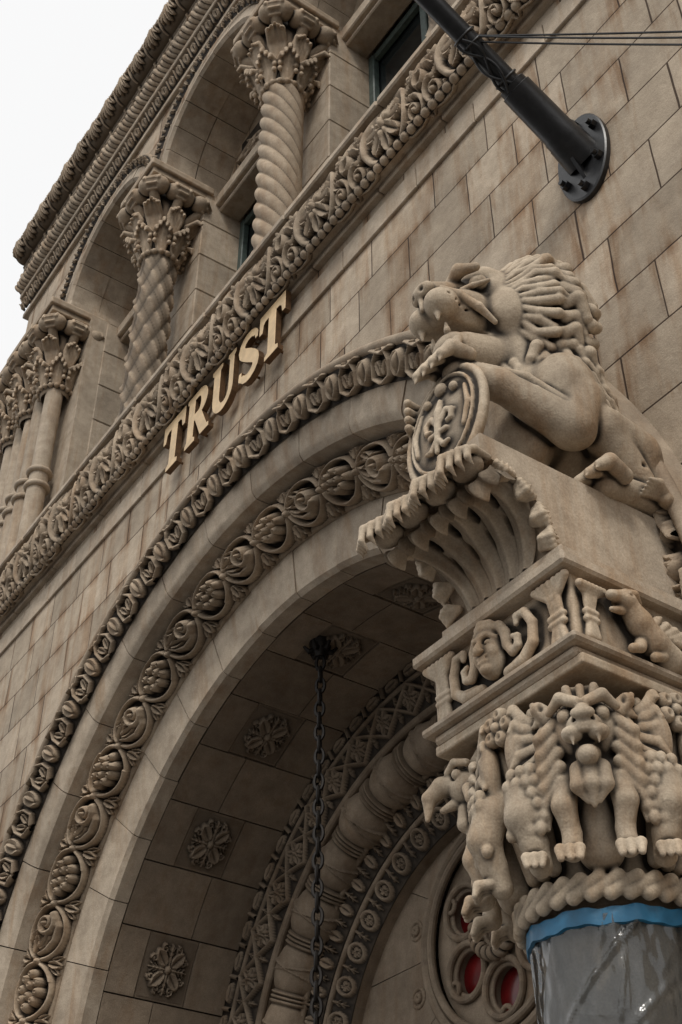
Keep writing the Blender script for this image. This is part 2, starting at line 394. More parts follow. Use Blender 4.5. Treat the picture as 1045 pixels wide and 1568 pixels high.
# ================================================================== BUILDING
bank=empty('bank_building')
ZG=-OFF/S
XL,XR=-3.64,2.4
mb=MB()
Ro=1.07
def strip_wall(mb,xs,zlo,zhi,y):
    P=np.zeros((len(xs),13,3))
    for i,x in enumerate(xs):
        z=np.linspace(zlo(x),zhi(x),13); P[i,:,0]=x;P[i,:,1]=y;P[i,:,2]=z
    mb.grid(P)
t=np.linspace(-90,90,73); xs=CX+Ro*np.sin(np.radians(t))
strip_wall(mb,xs,lambda x:CZ+math.sqrt(max(Ro*Ro-(x-CX)**2,0)),lambda x:2.17,1.0)
strip_wall(mb,np.linspace(XL,CX-Ro,12),lambda x:ZG,lambda x:2.17,1.0)
strip_wall(mb,np.linspace(CX+Ro,XR,20),lambda x:ZG,lambda x:2.17,1.0)
mb.grid(np.array([[[XL,1,ZG],[XL,1,4.1]],[[XL,5,ZG],[XL,5,4.1]]],float))
mb.grid(np.array([[[XL,5,ZG],[XL,5,4.1]],[[XR,5,ZG],[XR,5,4.1]]],float))
mb.grid(np.array([[[XR,5,ZG],[XR,5,4.1]],[[XR,1,ZG],[XR,1,4.1]]],float))
mb.build('main_wall',M_wall,bank)
mb=MB()
x=XL
while x<XR:
    L=random.uniform(.16,.26); mb.box(x+.0012,x+L-.0012,.993,1.003,2.045,2.105,rt(.15),bv=.0015); x+=L
x=XL
while x<XR:
    L=random.uniform(.2,.3); mb.box(x+.001,x+L-.001,.984,1.003,2.138,2.156,rt(.1),bv=.003); x+=L
mb.box(XL-.04,XR,.966,1.45,2.155,2.318,1)
x=XL-.05
while x<XR:
    L=.35; mb.box(x+.0008,x+L-.0008,.938,1.02,2.322,2.343,rt(.08),bv=.004); x+=L
mb.build('string_courses',M_trim,bank)
# ---------- frieze
Tc=Tile(.03,.03,8,10)
T=Tile(.245,.19,128,72); c=(.1225,.095)
T.ring(c[0],c[1],.070,.008,.024)
T.rosette(c[0],c[1],.058,8,.024)
for sy in(-1,1):
    for sx in(-1,1):
        cx=c[0]+sx*.094; cy=c[1]+sy*.044
        T.spiral(cx,cy,.028,.004,(math.pi/2*(-sy)),1.5*sx*sy,.0062,.0045,.028)
        T.stroke([(c[0]+sx*.04,c[1]+sy*.066),(c[0]+sx*.062,c[1]+sy*.082),(c[0]+sx*.09,c[1]+sy*.083),(c[0]+sx*.118,c[1]+sy*.074)],.007,.005,.026)
        T.leaf(c[0]+sx*.066,c[1]+sy*.048,.030,math.atan2(sy,sx*.25),.0085,.022,2)
        T.blob(cx,cy,.008,.008,0,.032)
        T.petal(c[0]+sx*.080,c[1]+sy*.014,.020,.010,sx*sy*.6,.024)
T.ring(0,c[1],.014,.005,.030); T.petal(0,c[1]+.075,.016,.010,1.57,.026); T.petal(0,c[1]-.075,.016,.010,1.57,.026)
mb=MB()
pr=np.stack([.987-.030*np.cos(np.linspace(-1.45,1.45,72)),2.238+.080*np.sin(np.linspace(-1.45,1.45,72))/.993,-np.cos(np.linspace(-1.2,1.2,72)),np.sin(np.linspace(-1.2,1.2,72))],1)
line_hf(mb,pr,T,XL-.04,XR,phase=-1.47-.1225)
Tb=Tile(.022,.02,12,12); Tb.blob(.011,.01,.0105,.010,0,.008)
line_hf(mb,prof_line((.966,2.148),(.950,2.160),12,-1),Tb,XL-.04,XR)
mb.build('carved_frieze',M_carve,bank)
# ---------- great arch orders
A0,A1=-155,155
mb=MB()
vouss(mb,[(1.055,1.04),(1.055,.994),(1.045,.992),(.998,1.000),(.990,1.004),(.982,1.012),(.982,1.09)],A0,A1,10.15,.07,8,tv=.10)
vouss(mb,[(.905,1.16),(.905,1.112),(.893,1.104),(.88,1.106),(.800,1.118),(.792,1.128),(.792,1.16)],A0,A1,10.15,.07,8,tv=.10)
mb.build('arch_voussoirs',M_trim,bank)
mb=MB()
T=Tile(.112,.09,60,40)
T.petal(.056,.042,.036,.020,math.pi/2,.022); T.blob(.056,.045,.006,.028,0,.026)
for sg in(-1,1):
    T.stroke([(.056+sg*.052,.004),(.056+sg*.030,.018),(.056+sg*.030,.055),(.056+sg*.046,.086)],.0065,.004,.018)
    T.petal(.056+sg*.046,.040,.022,.009,1.57+sg*.25,.016)
T.stroke([(-.03,.086),(0,.075),(.03,.086)],.006,.006,.016)
pr=prof_line((1.045,.990),(1.105,.962),40,-1); pr[:,2]=-.5;pr[:,3]=-.86
arch_hf(mb,pr,T,6.0,A0,A1)
arch_hf(mb,prof_roll((1.112,.965),.011,-200,60,10),Tc,3,A0,A1)
arch_hf(mb,prof_line((1.119,.970),(1.127,1.002),10),Tc,3,A0,A1)
mb.build('hood_mould',M_carve,bank)
mb=MB()
# carved band: each bay framed by curved stems, fruit cluster / coiled leafy scroll in turn
T=Tile(.245,.12,160,76)
for cx0 in (0.,.1225):
    for sy in(-1,1):
        T.stroke([(cx0+.057*math.sin(a),.06+sy*.050*math.cos(a)) for a in np.linspace(-1.35,1.35,15)],.0060,.0060,.024)
for i,(bx,by) in enumerate([(-.0,.083),(-.019,.077),(.019,.077),(-.034,.061),(-.0115,.060),(.0115,.060),(.034,.061),(-.020,.044),(.020,.044),(0,.038)]):
    T.blob(bx,by,.0120,.0115,0,.038); T.hole(bx,by,.0030,.006)
m0=.1225
for sg in(1,):
    T.spiral(m0-.018,.062,.026,.003,2.6,-1.6,.0085,.0050,.040)
    T.blob(m0-.018,.062,.007,.007,0,.046)
    T.stroke([(m0-.040,.072),(m0-.018,.094),(m0+.012,.092),(m0+.034,.078),(m0+.046,.060)],.010,.005,.034)
    T.petal(m0+.020,.070,.022,.010,-.5,.036); T.petal(m0+.028,.050,.022,.010,.1,.036); T.petal(m0+.014,.034,.020,.009,-.5,.034)
    T.leaf(m0-.010,.034,.040,.25,.0085,.028,3)
for xq in(.06125,.18375):
    for q in(-1,1):
        T.petal(xq,.06+q*.044,.018,.0095,1.57,.024)
        for r_ in(-1,1): T.petal(xq+r_*.013,.06+q*.046,.015,.006,1.57-r_*q*.5,.020)
    T.blob(xq,.06,.009,.012,0,.030)
tt=np.linspace(0,1,76)
pr=np.stack([.982-.085*tt,1.052+.056*tt-.010*np.sin(math.pi*tt),-.5+.0*tt,-.87+0*tt],1)
arch_hf(mb,pr,T,15.1,A0,A1,phase=12.5)
arch_hf(mb,prof_roll((.902,1.104),.008,-230,60,10),Tc,3,A0,A1)
mb.build('arch_carved_band',M_carve,bank)
# ---------- vault soffit panels
mb=MB(); pr_=MB()
Tr=Tile(.14,.14,52,52)
for i in range(4):
    a=math.pi/4+i*math.pi/2
    Tr.petal(.07+.034*math.cos(a),.07+.034*math.sin(a),.026,.017,a,.014)
    b=i*math.pi/2; Tr.leaf(.07+.012*math.cos(b),.07+.012*math.sin(b),.044,b,.009,.012,3)
    for sg in(-1,1): Tr.spiral(.07+.050*math.cos(b+sg*.42),.07+.050*math.sin(b+sg*.42),.010,.002,b,sg*1.2,.003,.0025,.010)
Tr.blob(.07,.07,.011,.011,0,.018); Tr.bg=.40
for sl in (np.s_[:, :2],np.s_[:,-2:],np.s_[:2],np.s_[-2:]): Tr.H[sl]=0
RS=.792
def panel(mb,a,b,y0,y1,R=RS,th=.02,tone=1):
    g=.0016/ R*57; A=np.linspace(a+g,b-g,7); P=np.zeros((7,4,3))
    for i,(r,y) in enumerate([(R,y0+.0012),(R,y1-.0012),(R+th,y1-.0012),(R+th,y0+.0012)]):
        X,Z=amap(A,r);P[:,i,0]=X;P[:,i,1]=y;P[:,i,2]=Z
    n0=mb.n; mb.grid(P,0.,tone,cv=True)
    for o in(0,24): mb.face(np.arange(4)+n0+o)
st=10.15
for k in range(-15,15):
    ca=5.3+k*st
    a,b=ca-st/2,ca+st/2
    if a<A0 or b>A1: continue
    if k%2==0:
        panel(mb,a,b,1.162,1.232,tone=rt()); panel(mb,a,b,1.352,1.45,tone=rt())
        da=4.6
        panel(mb,a,b,1.232,1.352,tone=rt(.05),R=RS+.003,th=.017)
        A=np.linspace(ca-da,ca+da,52);Y=np.linspace(1.237,1.347,52); AA,YY=np.meshgrid(A,Y); RR=RS+.0015-Tr.H*.9
        X,Z=amap(AA,RR); pr_.grid(np.stack([X,YY,Z],-1),Tr.dirt(),1.)
    else:
        ym=1.28 if (k//2)%2 else 1.33
        panel(mb,a,b,1.162,ym,tone=rt()); panel(mb,a,b,ym,1.45,tone=rt())
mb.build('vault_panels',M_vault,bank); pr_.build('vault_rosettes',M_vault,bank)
mb=MB()
def backing(mb,pts):
    A=np.linspace(A0,A1,140); P=np.zeros((140,len(pts),3))
    for i,(R,y) in enumerate(pts): X,Z=amap(A,R);P[:,i,0]=X;P[:,i,1]=y;P[:,i,2]=Z
    mb.grid(P)
backing(mb,[(.81,1.135),(.81,1.46)]); backing(mb,[(1.0,1.03),(1.0,1.09)])
backing(mb,[(1.09,1.03),(.985,1.03)]); backing(mb,[(.99,1.085),(.95,1.14),(.80,1.14)])
backing(mb,[(.81,1.47),(.70,1.52),(.64,1.60),(.50,1.66)])
mb.build('mortar_backing',plain('mortar',(.06,.048,.038),.9),bank)
# ---------- inner orders
mb=MB()
T1=Tile(.07,.03,36,16); T1.petal(.035,.015,.024,.011,0,.010); T1.stroke([(.0,.0),(.0,.03)],.005,.005,.009)
arch_hf(mb,pl((.794,1.452),(.765,1.456),16,(0,-1)),T1,5,A0,A1)
T2=Tile(.1,.08,52,40)
T2.stroke([(.0,.04),(.05,.076),(.1,.04)],.004,.004,.014);T2.stroke([(.0,.04),(.05,.004),(.1,.04)],.004,.004,.014)
T2.rosette(.05,.04,.028,6,.015); T2.leaf(0,.010,.024,1.57,.006,.012,2);T2.leaf(0,.070,.024,-1.57,.006,.012,2)
arch_hf(mb,pl((.757,1.458),(.680,1.475),40,(0,-1)),T2,7.6,A0,A1)
arch_hf(mb,prof_roll((.761,1.458),.006,-230,50,10),Tc,3,A0,A1)
arch_hf(mb,prof_roll((.677,1.480),.009,-240,80,10),Tc,3,A0,A1)
arch_hf(mb,pl((.675,1.487),(.668,1.53),10,(-1,0)),Tc,3,A0,A1)
T3=Tile(.12,.14,56,40); T3.blob(.06,.07,.050,.10,0,.022)
for xx in(.0,.009,-.009): T3.stroke([(xx,-.02),(xx,.16)],.0048,.0048,.018)
T3.stroke([(.025,.0),(.06,.07),(.025,.14)],.0035,.0035,.026);T3.stroke([(.095,.0),(.06,.07),(.095,.14)],.0035,.0035,.026)
arch_hf(mb,prof_roll((.630,1.525),.034,-290,70,40,.038),T3,11,A0,A1)
arch_hf(mb,pl((.60,1.525),(.585,1.545),10,(0,-1)),Tc,3,A0,A1)
T4=Tile(.06,.045,34,22); T4.petal(.03,.022,.020,.012,1.57,.012); T4.leaf(0,.002,.036,1.57,.006,.012,2)
arch_hf(mb,pl((.586,1.535),(.545,1.552),22,(-.3,-.95)),T4,6,A0,A1)
arch_hf(mb,prof_roll((.588,1.528),.007,-230,50,10),Tc,3,A0,A1)
T5=Tile(.075,.05,38,26); T5.ring(.0375,.025,.018,.0045,.010); T5.rosette(.0375,.025,.012,5,.009); T5.leaf(0,.005,.034,1.57,.006,.010,2)
arch_hf(mb,pl((.538,1.562),(.488,1.585),26,(0,-1)),T5,8,A0,A1)
arch_hf(mb,prof_roll((.541,1.560),.007,-230,50,10),Tc,3,A0,A1)
arch_hf(mb,pl((.487,1.586),(.487,1.63),10,(0,0)),Tc,3,A0,A1)
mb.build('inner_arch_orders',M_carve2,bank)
# ---------- tympanum with rose window
RC=(CX,.955); RRo=.205
mb=MB()
def tymp_r(th):
    dx,dz=math.sin(th),math.cos(th); oz=RC[1]-CZ
    b=oz*dz; c_=oz*oz-.492**2; return -b+math.sqrt(b*b-c_)
for j in range(12):
    a0_=j*30+.15;a1_=a0_+29.7; A=np.radians(np.linspace(a0_,a1_,9)); P=np.zeros((9,2,3))
    for i,a in enumerate(A):
        for q,R in enumerate((RRo-.01,tymp_r(a))): P[i,q]=(RC[0]+R*math.sin(a),1.612,RC[1]+R*math.cos(a))
    mb.grid(P,0,rt(.1))
mb.box(CX-.49,CX+.49,1.60,1.66,.30,.50,1,bv=.004)
mb.build('tympanum',M_vault,bank)
mb=MB()
def ringroll(mb,c,R,r,y,deg=12,T=None):
    T=T or Tc; arch_hf(mb,prof_roll((R,y),r,-260,80,T.nt),T,deg,0,360,center=c)
ringroll(mb,RC,.215,.011,1.604); ringroll(mb,RC,.192,.008,1.598)
arch_hf(mb,pl((.212,1.61),(.192,1.61),10,(0,-1)),Tc,12,0,360,center=RC)
Tro=Tile(.03,.03,14,14)
Tro.stroke([(0,0),(.03,.03)],.009,.009,.005)
ringroll(mb,RC,.056,.010,1.600,deg=18,T=Tro); ringroll(mb,RC,.043,.006,1.612)
lobes=[(RC[0]+.118*math.sin(a),RC[1]+.118*math.cos(a)) for a in np.radians(np.arange(0,360,60)+30-90)]
A=np.linspace(0,2*math.pi,260); Rr=np.linspace(.0,.192,120); AA,RRg=np.meshgrid(A,Rr)
X=RC[0]+RRg*np.sin(AA);Z=RC[1]+RRg*np.cos(AA); Y=np.full_like(X,1.617); dd=np.full_like(X,9.)
for lx,lz in lobes: dd=np.minimum(dd,np.hypot(X-lx,Z-lz))
Y=Y+.05*np.clip((.046-dd)/.006,0,1)+.05*np.clip((.036-RRg)/.006,0,1)
mb.grid(np.stack([X,Y,Z],-1),np.clip((Y-1.617)*15,0,.6))
for lx,lz in lobes:
    ringroll(mb,(lx,lz),.053,.007,1.612); ringroll(mb,(lx,lz),.044,.005,1.622)
for i in range(12):
    a=math.radians(i*30+15); cx,cz=RC[0]+.262*math.sin(a),RC[1]+.262*math.cos(a)
    if math.hypot(cx-CX,cz-CZ)<.46: ringroll(mb,(cx,cz),.018,.004,1.612); ringroll(mb,(cx,cz),.006,.005,1.610)
for i in range(6):
    a=math.radians(i*60); cx,cz=RC[0]+.165*math.sin(a),RC[1]+.165*math.cos(a); ringroll(mb,(cx,cz),.013,.005,1.615)
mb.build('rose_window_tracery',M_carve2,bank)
mb=MB()
for lx,lz in lobes+[RC]:
    n=28; V=[(lx+.043*math.sin(t),1.640,lz+.043*math.cos(t)) for t in np.linspace(0,2*math.pi,n,endpoint=False)]
    mb.add(V,[list(range(n))])
mb.build('rose_window_glass',M_red,bank)
mb=MB()
mb.box(CX-.49,CX-.005,1.62,1.66,ZG,.30,bv=.003); mb.box(CX+.005,CX+.49,1.62,1.66,ZG,.30,bv=.003)
for sx in(-1,1):
    for z0,z1 in((-.4,-.2),(-.15,.05),(.08,.26)):
        for u in(.04,.26):
            xa=CX+sx*u;xb=CX+sx*(u+.18); mb.box(min(xa,xb),max(xa,xb),1.608,1.622,z0,z1,bv=.005)
mb.build('entrance_doors',M_wood,bank)
# ================================================================== ARCADE
cols=[-3.2,-2.51,-1.8,-1.1,-.4,.3,1.0,1.7,2.4]
ZS=3.49
mb=MB(); wl=MB(); cv=MB(); gl=MB(); gf=MB()
Ta=Tile(.05,.03,20,14); Ta.leaf(.025,.0,.022,1.57,.008,.012,2); Ta.blob(0,.02,.007,.007,0,.012)
Tt=Tile(.16,.22,60,60)
for i in range(5): Tt.leaf(.08,.02,.15,math.radians(90+(i-2)*22),.012,.016,4)
Tt.spiral(.03,.1,.03,.004,0,1.4,.006,.005,.014); Tt.spiral(.13,.1,.03,.004,math.pi,-1.4,.006,.005,.014)
for i in range(len(cols)-1):
    xa,xb=cols[i],cols[i+1]; cx=(xa+xb)/2; R=(xb-xa)/2-.075; Rx=R+.045; C=(cx,ZS)
    vouss(mb,[(R+.05,1.02),(R+.05,.99),(R+.01,.985),(R,.995),(R,1.10),(R+.05,1.10)],-90,90,18,.22,6,center=C)
    vouss(mb,[(R+.05,1.10),(R+.002,1.102),(R+.002,1.215),(R+.05,1.215)],-90,90,18,.22,6,center=C)
    arch_hf(cv,pl((R+.052,.985),(R+.082,.975),14,(.2,-1)),Ta,8,-90,90,center=C)
    arch_hf(cv,prof_roll((R+.086,.985),.008,-200,60,10),Tc,6,-90,90,center=C)
    xs=cx+Rx*np.sin(np.radians(np.linspace(-90,90,41)))
    strip_wall(wl,xs,lambda x:ZS+math.sqrt(max(Rx*Rx-(x-cx)**2,0)),lambda x:4.12,1.0)
    strip_wall(wl,cx+R*np.sin(np.radians(np.linspace(-90,90,21))),lambda x:ZS-.03,lambda x:ZS+math.sqrt(max(R*R-(x-cx)**2,0))+.005,1.216)
    uu,vv=np.meshgrid(np.linspace(cx-.19,cx+.19,60),np.linspace(ZS+.0,ZS+.20,60)); P=np.stack([uu,1.214-Tt.H*1.2,vv],-1); cv.grid(P,Tt.dirt())
    mb.box(xa+.05,xb-.05,1.17,1.26,ZS-.085,ZS-.035,rt(),bv=.004)
    mb.box(xa+.05,xb-.05,1.185,1.26,ZS-.105,ZS-.087,rt(),bv=.004)
    gl.box(xa+.1,xb-.1,1.285,1.29,2.33,ZS-.09)
    for x0 in (xa+.10,xb-.125,cx-.0125): gf.box(x0,x0+.025,1.262,1.284,2.345,ZS-.107,bv=.003)
    for z0 in (2.345,2.9,ZS-.135): gf.box(xa+.125,xb-.125,1.264,1.283,z0,z0+.025,bv=.003)
for i,x in enumerate(cols):
    z=2.346
    while z<ZS-.05:
        zz=min(z+.16,ZS-.04); mb.box(x-.10,x+.10,1.13,1.30,z+.001,zz-.001,rt(),bv=.003); z=zz
    mb.box(x-.09,x+.09,.985,1.22,ZS-.035,ZS+.004,rt(),bv=.006)
    w=.075-.045
    strip_wall(wl,np.array([x-w-.001,x+w+.001]),lambda x:ZS,lambda x:4.12,1.0)
wl.grid(np.array([[[XL,1,3.2],[XL,1,4.12]],[[cols[0]-.03,1,3.2],[cols[0]-.03,1,4.12]]],float))
mb.box(XL+.002,cols[0]+.097,1.07,1.14,2.33,3.454)
mb.build('arcade_arches_and_piers',M_trim,bank)
wl.build('upper_wall',M_wall,bank)
cv.build('arcade_carving',M_carve,bank); gl.build('window_panes',M_glass,bank); gf.build('window_frames',M_green,bank)
def column(x,y,r,z0,z1,kind,nz=260,nth=72):
    m=MB(); th=np.linspace(0,2*math.pi,nth,endpoint=False); z=np.linspace(z0,z1,nz); TH,ZZ=np.meshgrid(th,z); u=(ZZ-z0)
    if kind=='rope': h=np.abs(np.sin(3.5*TH+ZZ*52))**.7; d=.20*r*h
    elif kind=='diaper':
        h=np.abs(np.sin(3*TH+ZZ*26))**.6*np.abs(np.sin(3*TH-ZZ*26))**.6; h=h*(1-.6*np.abs(np.sin(6*TH+52*ZZ))); d=.26*r*h
    else: h=np.abs(np.sin(2*TH+ZZ*9)); d=.03*r*h
    ent=r*(1-.06*(u/(z1-z0))); RR=ent-.10*r+d; P=np.stack([x+RR*np.cos(TH),y+RR*np.sin(TH),ZZ],-1)
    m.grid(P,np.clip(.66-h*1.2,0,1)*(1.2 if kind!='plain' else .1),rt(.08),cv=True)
    for zc,rr,tr in((z0+.012,r*1.2,.014),(z0+.04,r*1.08,.009),(z1-.01,r*1.06,.008)): m.torus((x,y,zc),(1,0,0),(0,1,0),rr-.004,rr-.004,tr,32,10)
    return m
for i,x in enumerate(cols):
    kind='rope' if i==2 else ('diaper' if i==1 else ('rope' if i%2==0 else 'diaper'))
    if i==0: continue
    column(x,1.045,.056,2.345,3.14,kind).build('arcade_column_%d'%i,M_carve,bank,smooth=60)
cl_=[(0,.0),(-.085,-.005),(-.17,.0),(-.255,.0),(-.34,.0)]
for j,(dx,dy) in enumerate(cl_):
    m=column(cols[0]+dx,1.02+dy,.034,2.345,3.16,'plain',60,24)
    for zc in(2.70,2.76): m.torus((cols[0]+dx,1.02+dy,zc),(1,0,0),(0,1,0),.033,.033,.010,24,8)
    m.build('corner_colonnette_%d'%j,M_trim,bank,smooth=60)
def volute(s,c,u,v,n,R,r,thick):
    c=np.array(c);u=np.array(u);v=np.array(v);n=np.array(n)
    s.cone(c-n*thick,c+n*thick*.5,R*.92,R*.92,.002)
    pts=[]
    for i in range(17):
        t=i/16; a=t*2*math.pi*1.6; rr=R*(1-.78*t); pts.append(c+n*thick*.9+u*rr*math.cos(a)+v*rr*math.sin(a))
    s.tube(pts,[r,r*.7],.001); s.ell(c+n*thick*1.1,r*1.3,.001)
s=SDF((-.155,-.155,-.03),(.155,.155,.35),.0030)
s.cone((0,0,0),(0,0,.27),.054,.086,.008); s.box((0,0,.318),(.112,.112,.015),.004); s.box((0,0,.292),(.100,.100,.012),.004)
for i in range(8):
    a=i*math.pi/4+math.pi/8; c_,q=math.cos(a),math.sin(a); w=np.array((-q,c_,0)); o=np.array((c_,q,0)); z=np.array((0,0,1.))
    for f in(-2,-1,0,1,2):
        s.tube([o*.056+w*f*.0045+z*.0,o*(.073-.003*abs(f))+w*f*.0100+z*.050,o*(.090-.006*abs(f))+w*f*.0115+z*(.082-.010*abs(f)),o*(.104-.006*abs(f))+w*f*.0105+z*(.092-.014*abs(f)),o*(.108-.006*abs(f))+w*f*.0095+z*(.078-.014*abs(f))],[.006,.0072,.0075,.007,.004],.0015)
    for f in(-1,1):
        for zq in(.02,.045): s.ell(o*.075+w*f*.022+z*zq,(.007,.007,.009),.0015)
for i in range(8):
    a=i*math.pi/4; c_,q=math.cos(a),math.sin(a); e=1.14 if i%2 else .94; w=np.array((-q,c_,0)); o=np.array((c_,q,0)); z=np.array((0,0,1.))
    for f in(-2,-1,0,1,2):
        s.tube([o*.066+w*f*.005+z*.07,o*.084+w*f*.0105+z*.130,o*.104*e+w*f*.0105+z*(.168-.010*abs(f)),o*.114*e+w*f*.009+z*(.160-.012*abs(f))],[.006,.0078,.0072,.004],.0015)
    cc=o*.104*e+z*.232; s.cone(cc-w*.019,cc+w*.019,.029,.029,.002); s.cone(o*.07+z*.17,cc-z*.018,.016,.016,.004)
    for sg in(-1,1): volute(s,cc+w*sg*.020,o,z,w*sg,.030,.0060,.004)
    for t in np.linspace(-1.2,1.4,5): s.cone(cc+o*.030*math.cos(t)+z*.030*math.sin(t)-w*.014,cc+o*.030*math.cos(t)+z*.030*math.sin(t)+w*.014,.0042,.0042,.001)
for i in range(18):
    a=i*math.pi/9; s.ell((math.cos(a)*.058,math.sin(a)*.058,-.008),.009,.002)
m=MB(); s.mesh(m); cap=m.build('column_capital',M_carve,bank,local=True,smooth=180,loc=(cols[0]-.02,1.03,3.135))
for i,(x,yy) in enumerate([(x,1.045) for x in cols[1:]]+[(cols[0]-.18,1.025),(cols[0]-.34,1.03)]):
    o=bpy.data.objects.new('column_capital_%d'%i,cap.data); scene.collection.objects.link(o); o.parent=bank; o.location=(x*S,yy*S,3.135*S+OFF)
# cornice
mb=MB(); cc=MB()
XE=XL-.03
Te=Tile(.05,.04,26,18); Te.petal(.025,.02,.018,.016,1.57,.012); Te.stroke([(0,0),(0,.04)],.004,.004,.010)
line_hf(cc,pl((.985,3.93),(.965,3.965),18,(-1,0)),Te,XE,XR)
Trp=Tile(.066,.1,36,36)
for q in range(-1,4):
    Trp.stroke([(.022*q-.03,0),(.022*q,.03),(.022*q+.03,.07),(.022*q+.06,.1)],.0085,.0085,.010 if q%3 else .015)
Trp.bg=.5
line_hf(cc,prof_roll((.974,4.055),.036,-290,-80,36),Trp,XE,XR)
Tcr=Tile(.115,.14,64,60)
for f in range(-3,4):
    a=1.57+f*.36; Tcr.petal(.0575+.034*math.cos(a)*1.1,.045+.042*math.sin(a),.030,.0085,a,.020-.002*abs(f))
Tcr.blob(.0575,.035,.014,.012,0,.022); Tcr.spiral(.018,.035,.016,.003,1.2,-1.3,.0045,.003,.015); Tcr.spiral(.097,.035,.016,.003,1.9,1.3,.0045,.003,.015)
Tcr.stroke([(0,.05),(0,.125)],.005,.003,.012); Tcr.bg=.5
cr=prof_roll((.935,4.235),.040,-285,-75,60,.055)
line_hf(cc,cr,Tcr,XE,XR)
Tcs=Tile(.115,.05,40,24); Tcs.blob(.0575,.012,.036,.036,0,.022); Tcs.petal(.0575,.016,.034,.022,1.57,.026); Tcs.bg=.4
line_hf(cc,pl((.915,4.285),(.935,4.300),24,(-.55,.83)),Tcs,XE,XR)
Tl=Tile(.115,.07,44,28); Tl.leaf(.0575,.0,.055,1.57,.012,.016,3); Tl.leaf(0,.064,.055,-1.57,.012,.014,3); Tl.bg=.5
line_hf(cc,pl((.970,4.105),(.940,4.170),28,(-.6,-.8)),Tl,XE,XR)
cc.build('cornice_carving',M_carve,bank)
mb.box(XE,XR,.972,1.4,4.10,4.118,bv=.003); mb.box(XE,XR,.955,1.5,3.985,4.012,bv=.003) ; mb.box(XE-.01,XR,.985,1.5,3.90,3.925,bv=.003)
mb.box(XE,XR,.945,5.03,4.14,4.28,bv=.004)
mb.build('cornice_core',M_trim,bank)
mb=MB(); mb.box(XL,XR,1.0,5,4.281,4.30); mb.build('roof',M_roof,bank)
# ================================================================== CONSOLE, IMPOST, CAPITAL, COLUMN
X0,X1=-.922,-.757; PC=(X0+X1)/2
mb=MB()
prof=[(1.002,.932),(.697,.932),(.694,.929),(.694,.908),(.700,.905)]
for t in np.linspace(0,90,16): prof.append((.705+.083*math.sin(rad(t)),.818+.084*math.cos(rad(t))))
prof+=[(.788,.812),(1.002,.812)]
mb.extrude_x(prof,X0,X1,1.)
mb.box(X0-.016,X1+.016,.778,1.0,.799,.813,1.05,bv=.003)
IX0,IX1=-.985,-.735
mb.box(IX0,IX1,.772,1.0,.785,.800,1.05,bv=.003)
mb.box(IX0+.004,IX1-.004,.778,1.0,.698,.708,1,bv=.003)
mb.box(IX0+.014,IX1-.014,.788,1.0,.688,.699,1,bv=.003)
mb.build('lion_console',M_trim,bank)
s=SDF((IX0-.02,.745,.685),(IX1+.035,1.0,.81),.0017)
s.box(((IX0+IX1)/2,.897,.745),((IX1-IX0)/2-.014,.104,.043),.002)
FY=.793; zz=np.array((0,0,1.))
fx=(IX0+IX1)/2-.006
s.ell((fx,FY-.006,.747),(.020,.017,.029),.003); s.ell((fx,FY-.016,.762),(.014,.008,.010),.004); s.cone((fx,FY-.021,.760),(fx,FY-.027,.744),.0026,.005,.002)
for sg in(-1,1):
    s.ell((fx+sg*.0085,FY-.021,.7545),(.0065,.005,.0045),.001,sub=True); s.ell((fx+sg*.008,FY-.0185,.754),(.0045,.0035,.003),.001)
    s.tube([(fx+sg*.003,FY-.024,.7605),(fx+sg*.010,FY-.0225,.7625),(fx+sg*.017,FY-.015,.758)],.0022,.0015)
    s.ell((fx+sg*.012,FY-.016,.743),(.006,.006,.007),.003)
    s.ell((fx+sg*.005,FY-.026,.7425),(.0028,.003,.002),.001)
    for z_,wd in((.774,.020),(.780,.017)): s.tube([(fx+sg*.001,FY-.020,z_),(fx+sg*wd*.6,FY-.016,z_-.002),(fx+sg*wd,FY-.008,z_-.008)],.0036,.0012)
    s.tube([(fx+sg*.018,FY-.010,.772),(fx+sg*.025,FY-.009,.760),(fx+sg*.026,FY-.008,.745),(fx+sg*.033,FY-.008,.733),(fx+sg*.042,FY-.008,.736),(fx+sg*.043,FY-.009,.746),(fx+sg*.037,FY-.010,.749)],[.006,.006,.0055,.005,.0045,.004,.003],.0012)
    s.tube([(fx+sg*.022,FY-.004,.715),(fx+sg*.045,FY-.006,.716),(fx+sg*.062,FY-.006,.730),(fx+sg*.064,FY-.006,.752),(fx+sg*.056,FY-.008,.769),(fx+sg*.044,FY-.008,.770),(fx+sg*.043,FY-.009,.761)],[.007,.0065,.006,.0055,.005,.0045,.003],.0012)
    s.tube([(fx+sg*.030,FY-.003,.722),(fx+sg*.050,FY-.004,.726)],[.004,.003],.001)
s.ell((fx,FY-.0225,.7355),(.008,.004,.0042),.001,sub=True); s.cone((fx-.006,FY-.022,.7375),(fx+.006,FY-.022,.7375),.0018,.0018,.001); s.cone((fx-.005,FY-.0215,.7325),(fx+.005,FY-.0215,.7325),.0022,.0022,.001)
s.ell((fx,FY-.017,.7255),(.008,.006,.005),.003)
def palm(s,c,o,u,sc=1.):
    c=np.array(c);o=np.array(o);u=np.array(u)
    for i in range(-3,4):
        a=i*.20; s.tube([c+u*i*.0022*sc,c+(u*math.sin(a)*.6+zz)*.018+o*.003,c+(u*math.sin(a)*1.15+zz*1.)*.034*sc+o*.006],[.0025,.0038,.0048],.0008)
    for j in range(2): s.cone(c-u*.009*sc-zz*(.004+.0085*j)+o*.001,c+u*.009*sc-zz*(.004+.0085*j)+o*.001,.0042,.0042,.001)
    for i in(-1,0,1): s.cone(c+u*.005*i*sc-zz*.018,c+u*.0075*i*sc-zz*.032,.0038,.0045,.001)
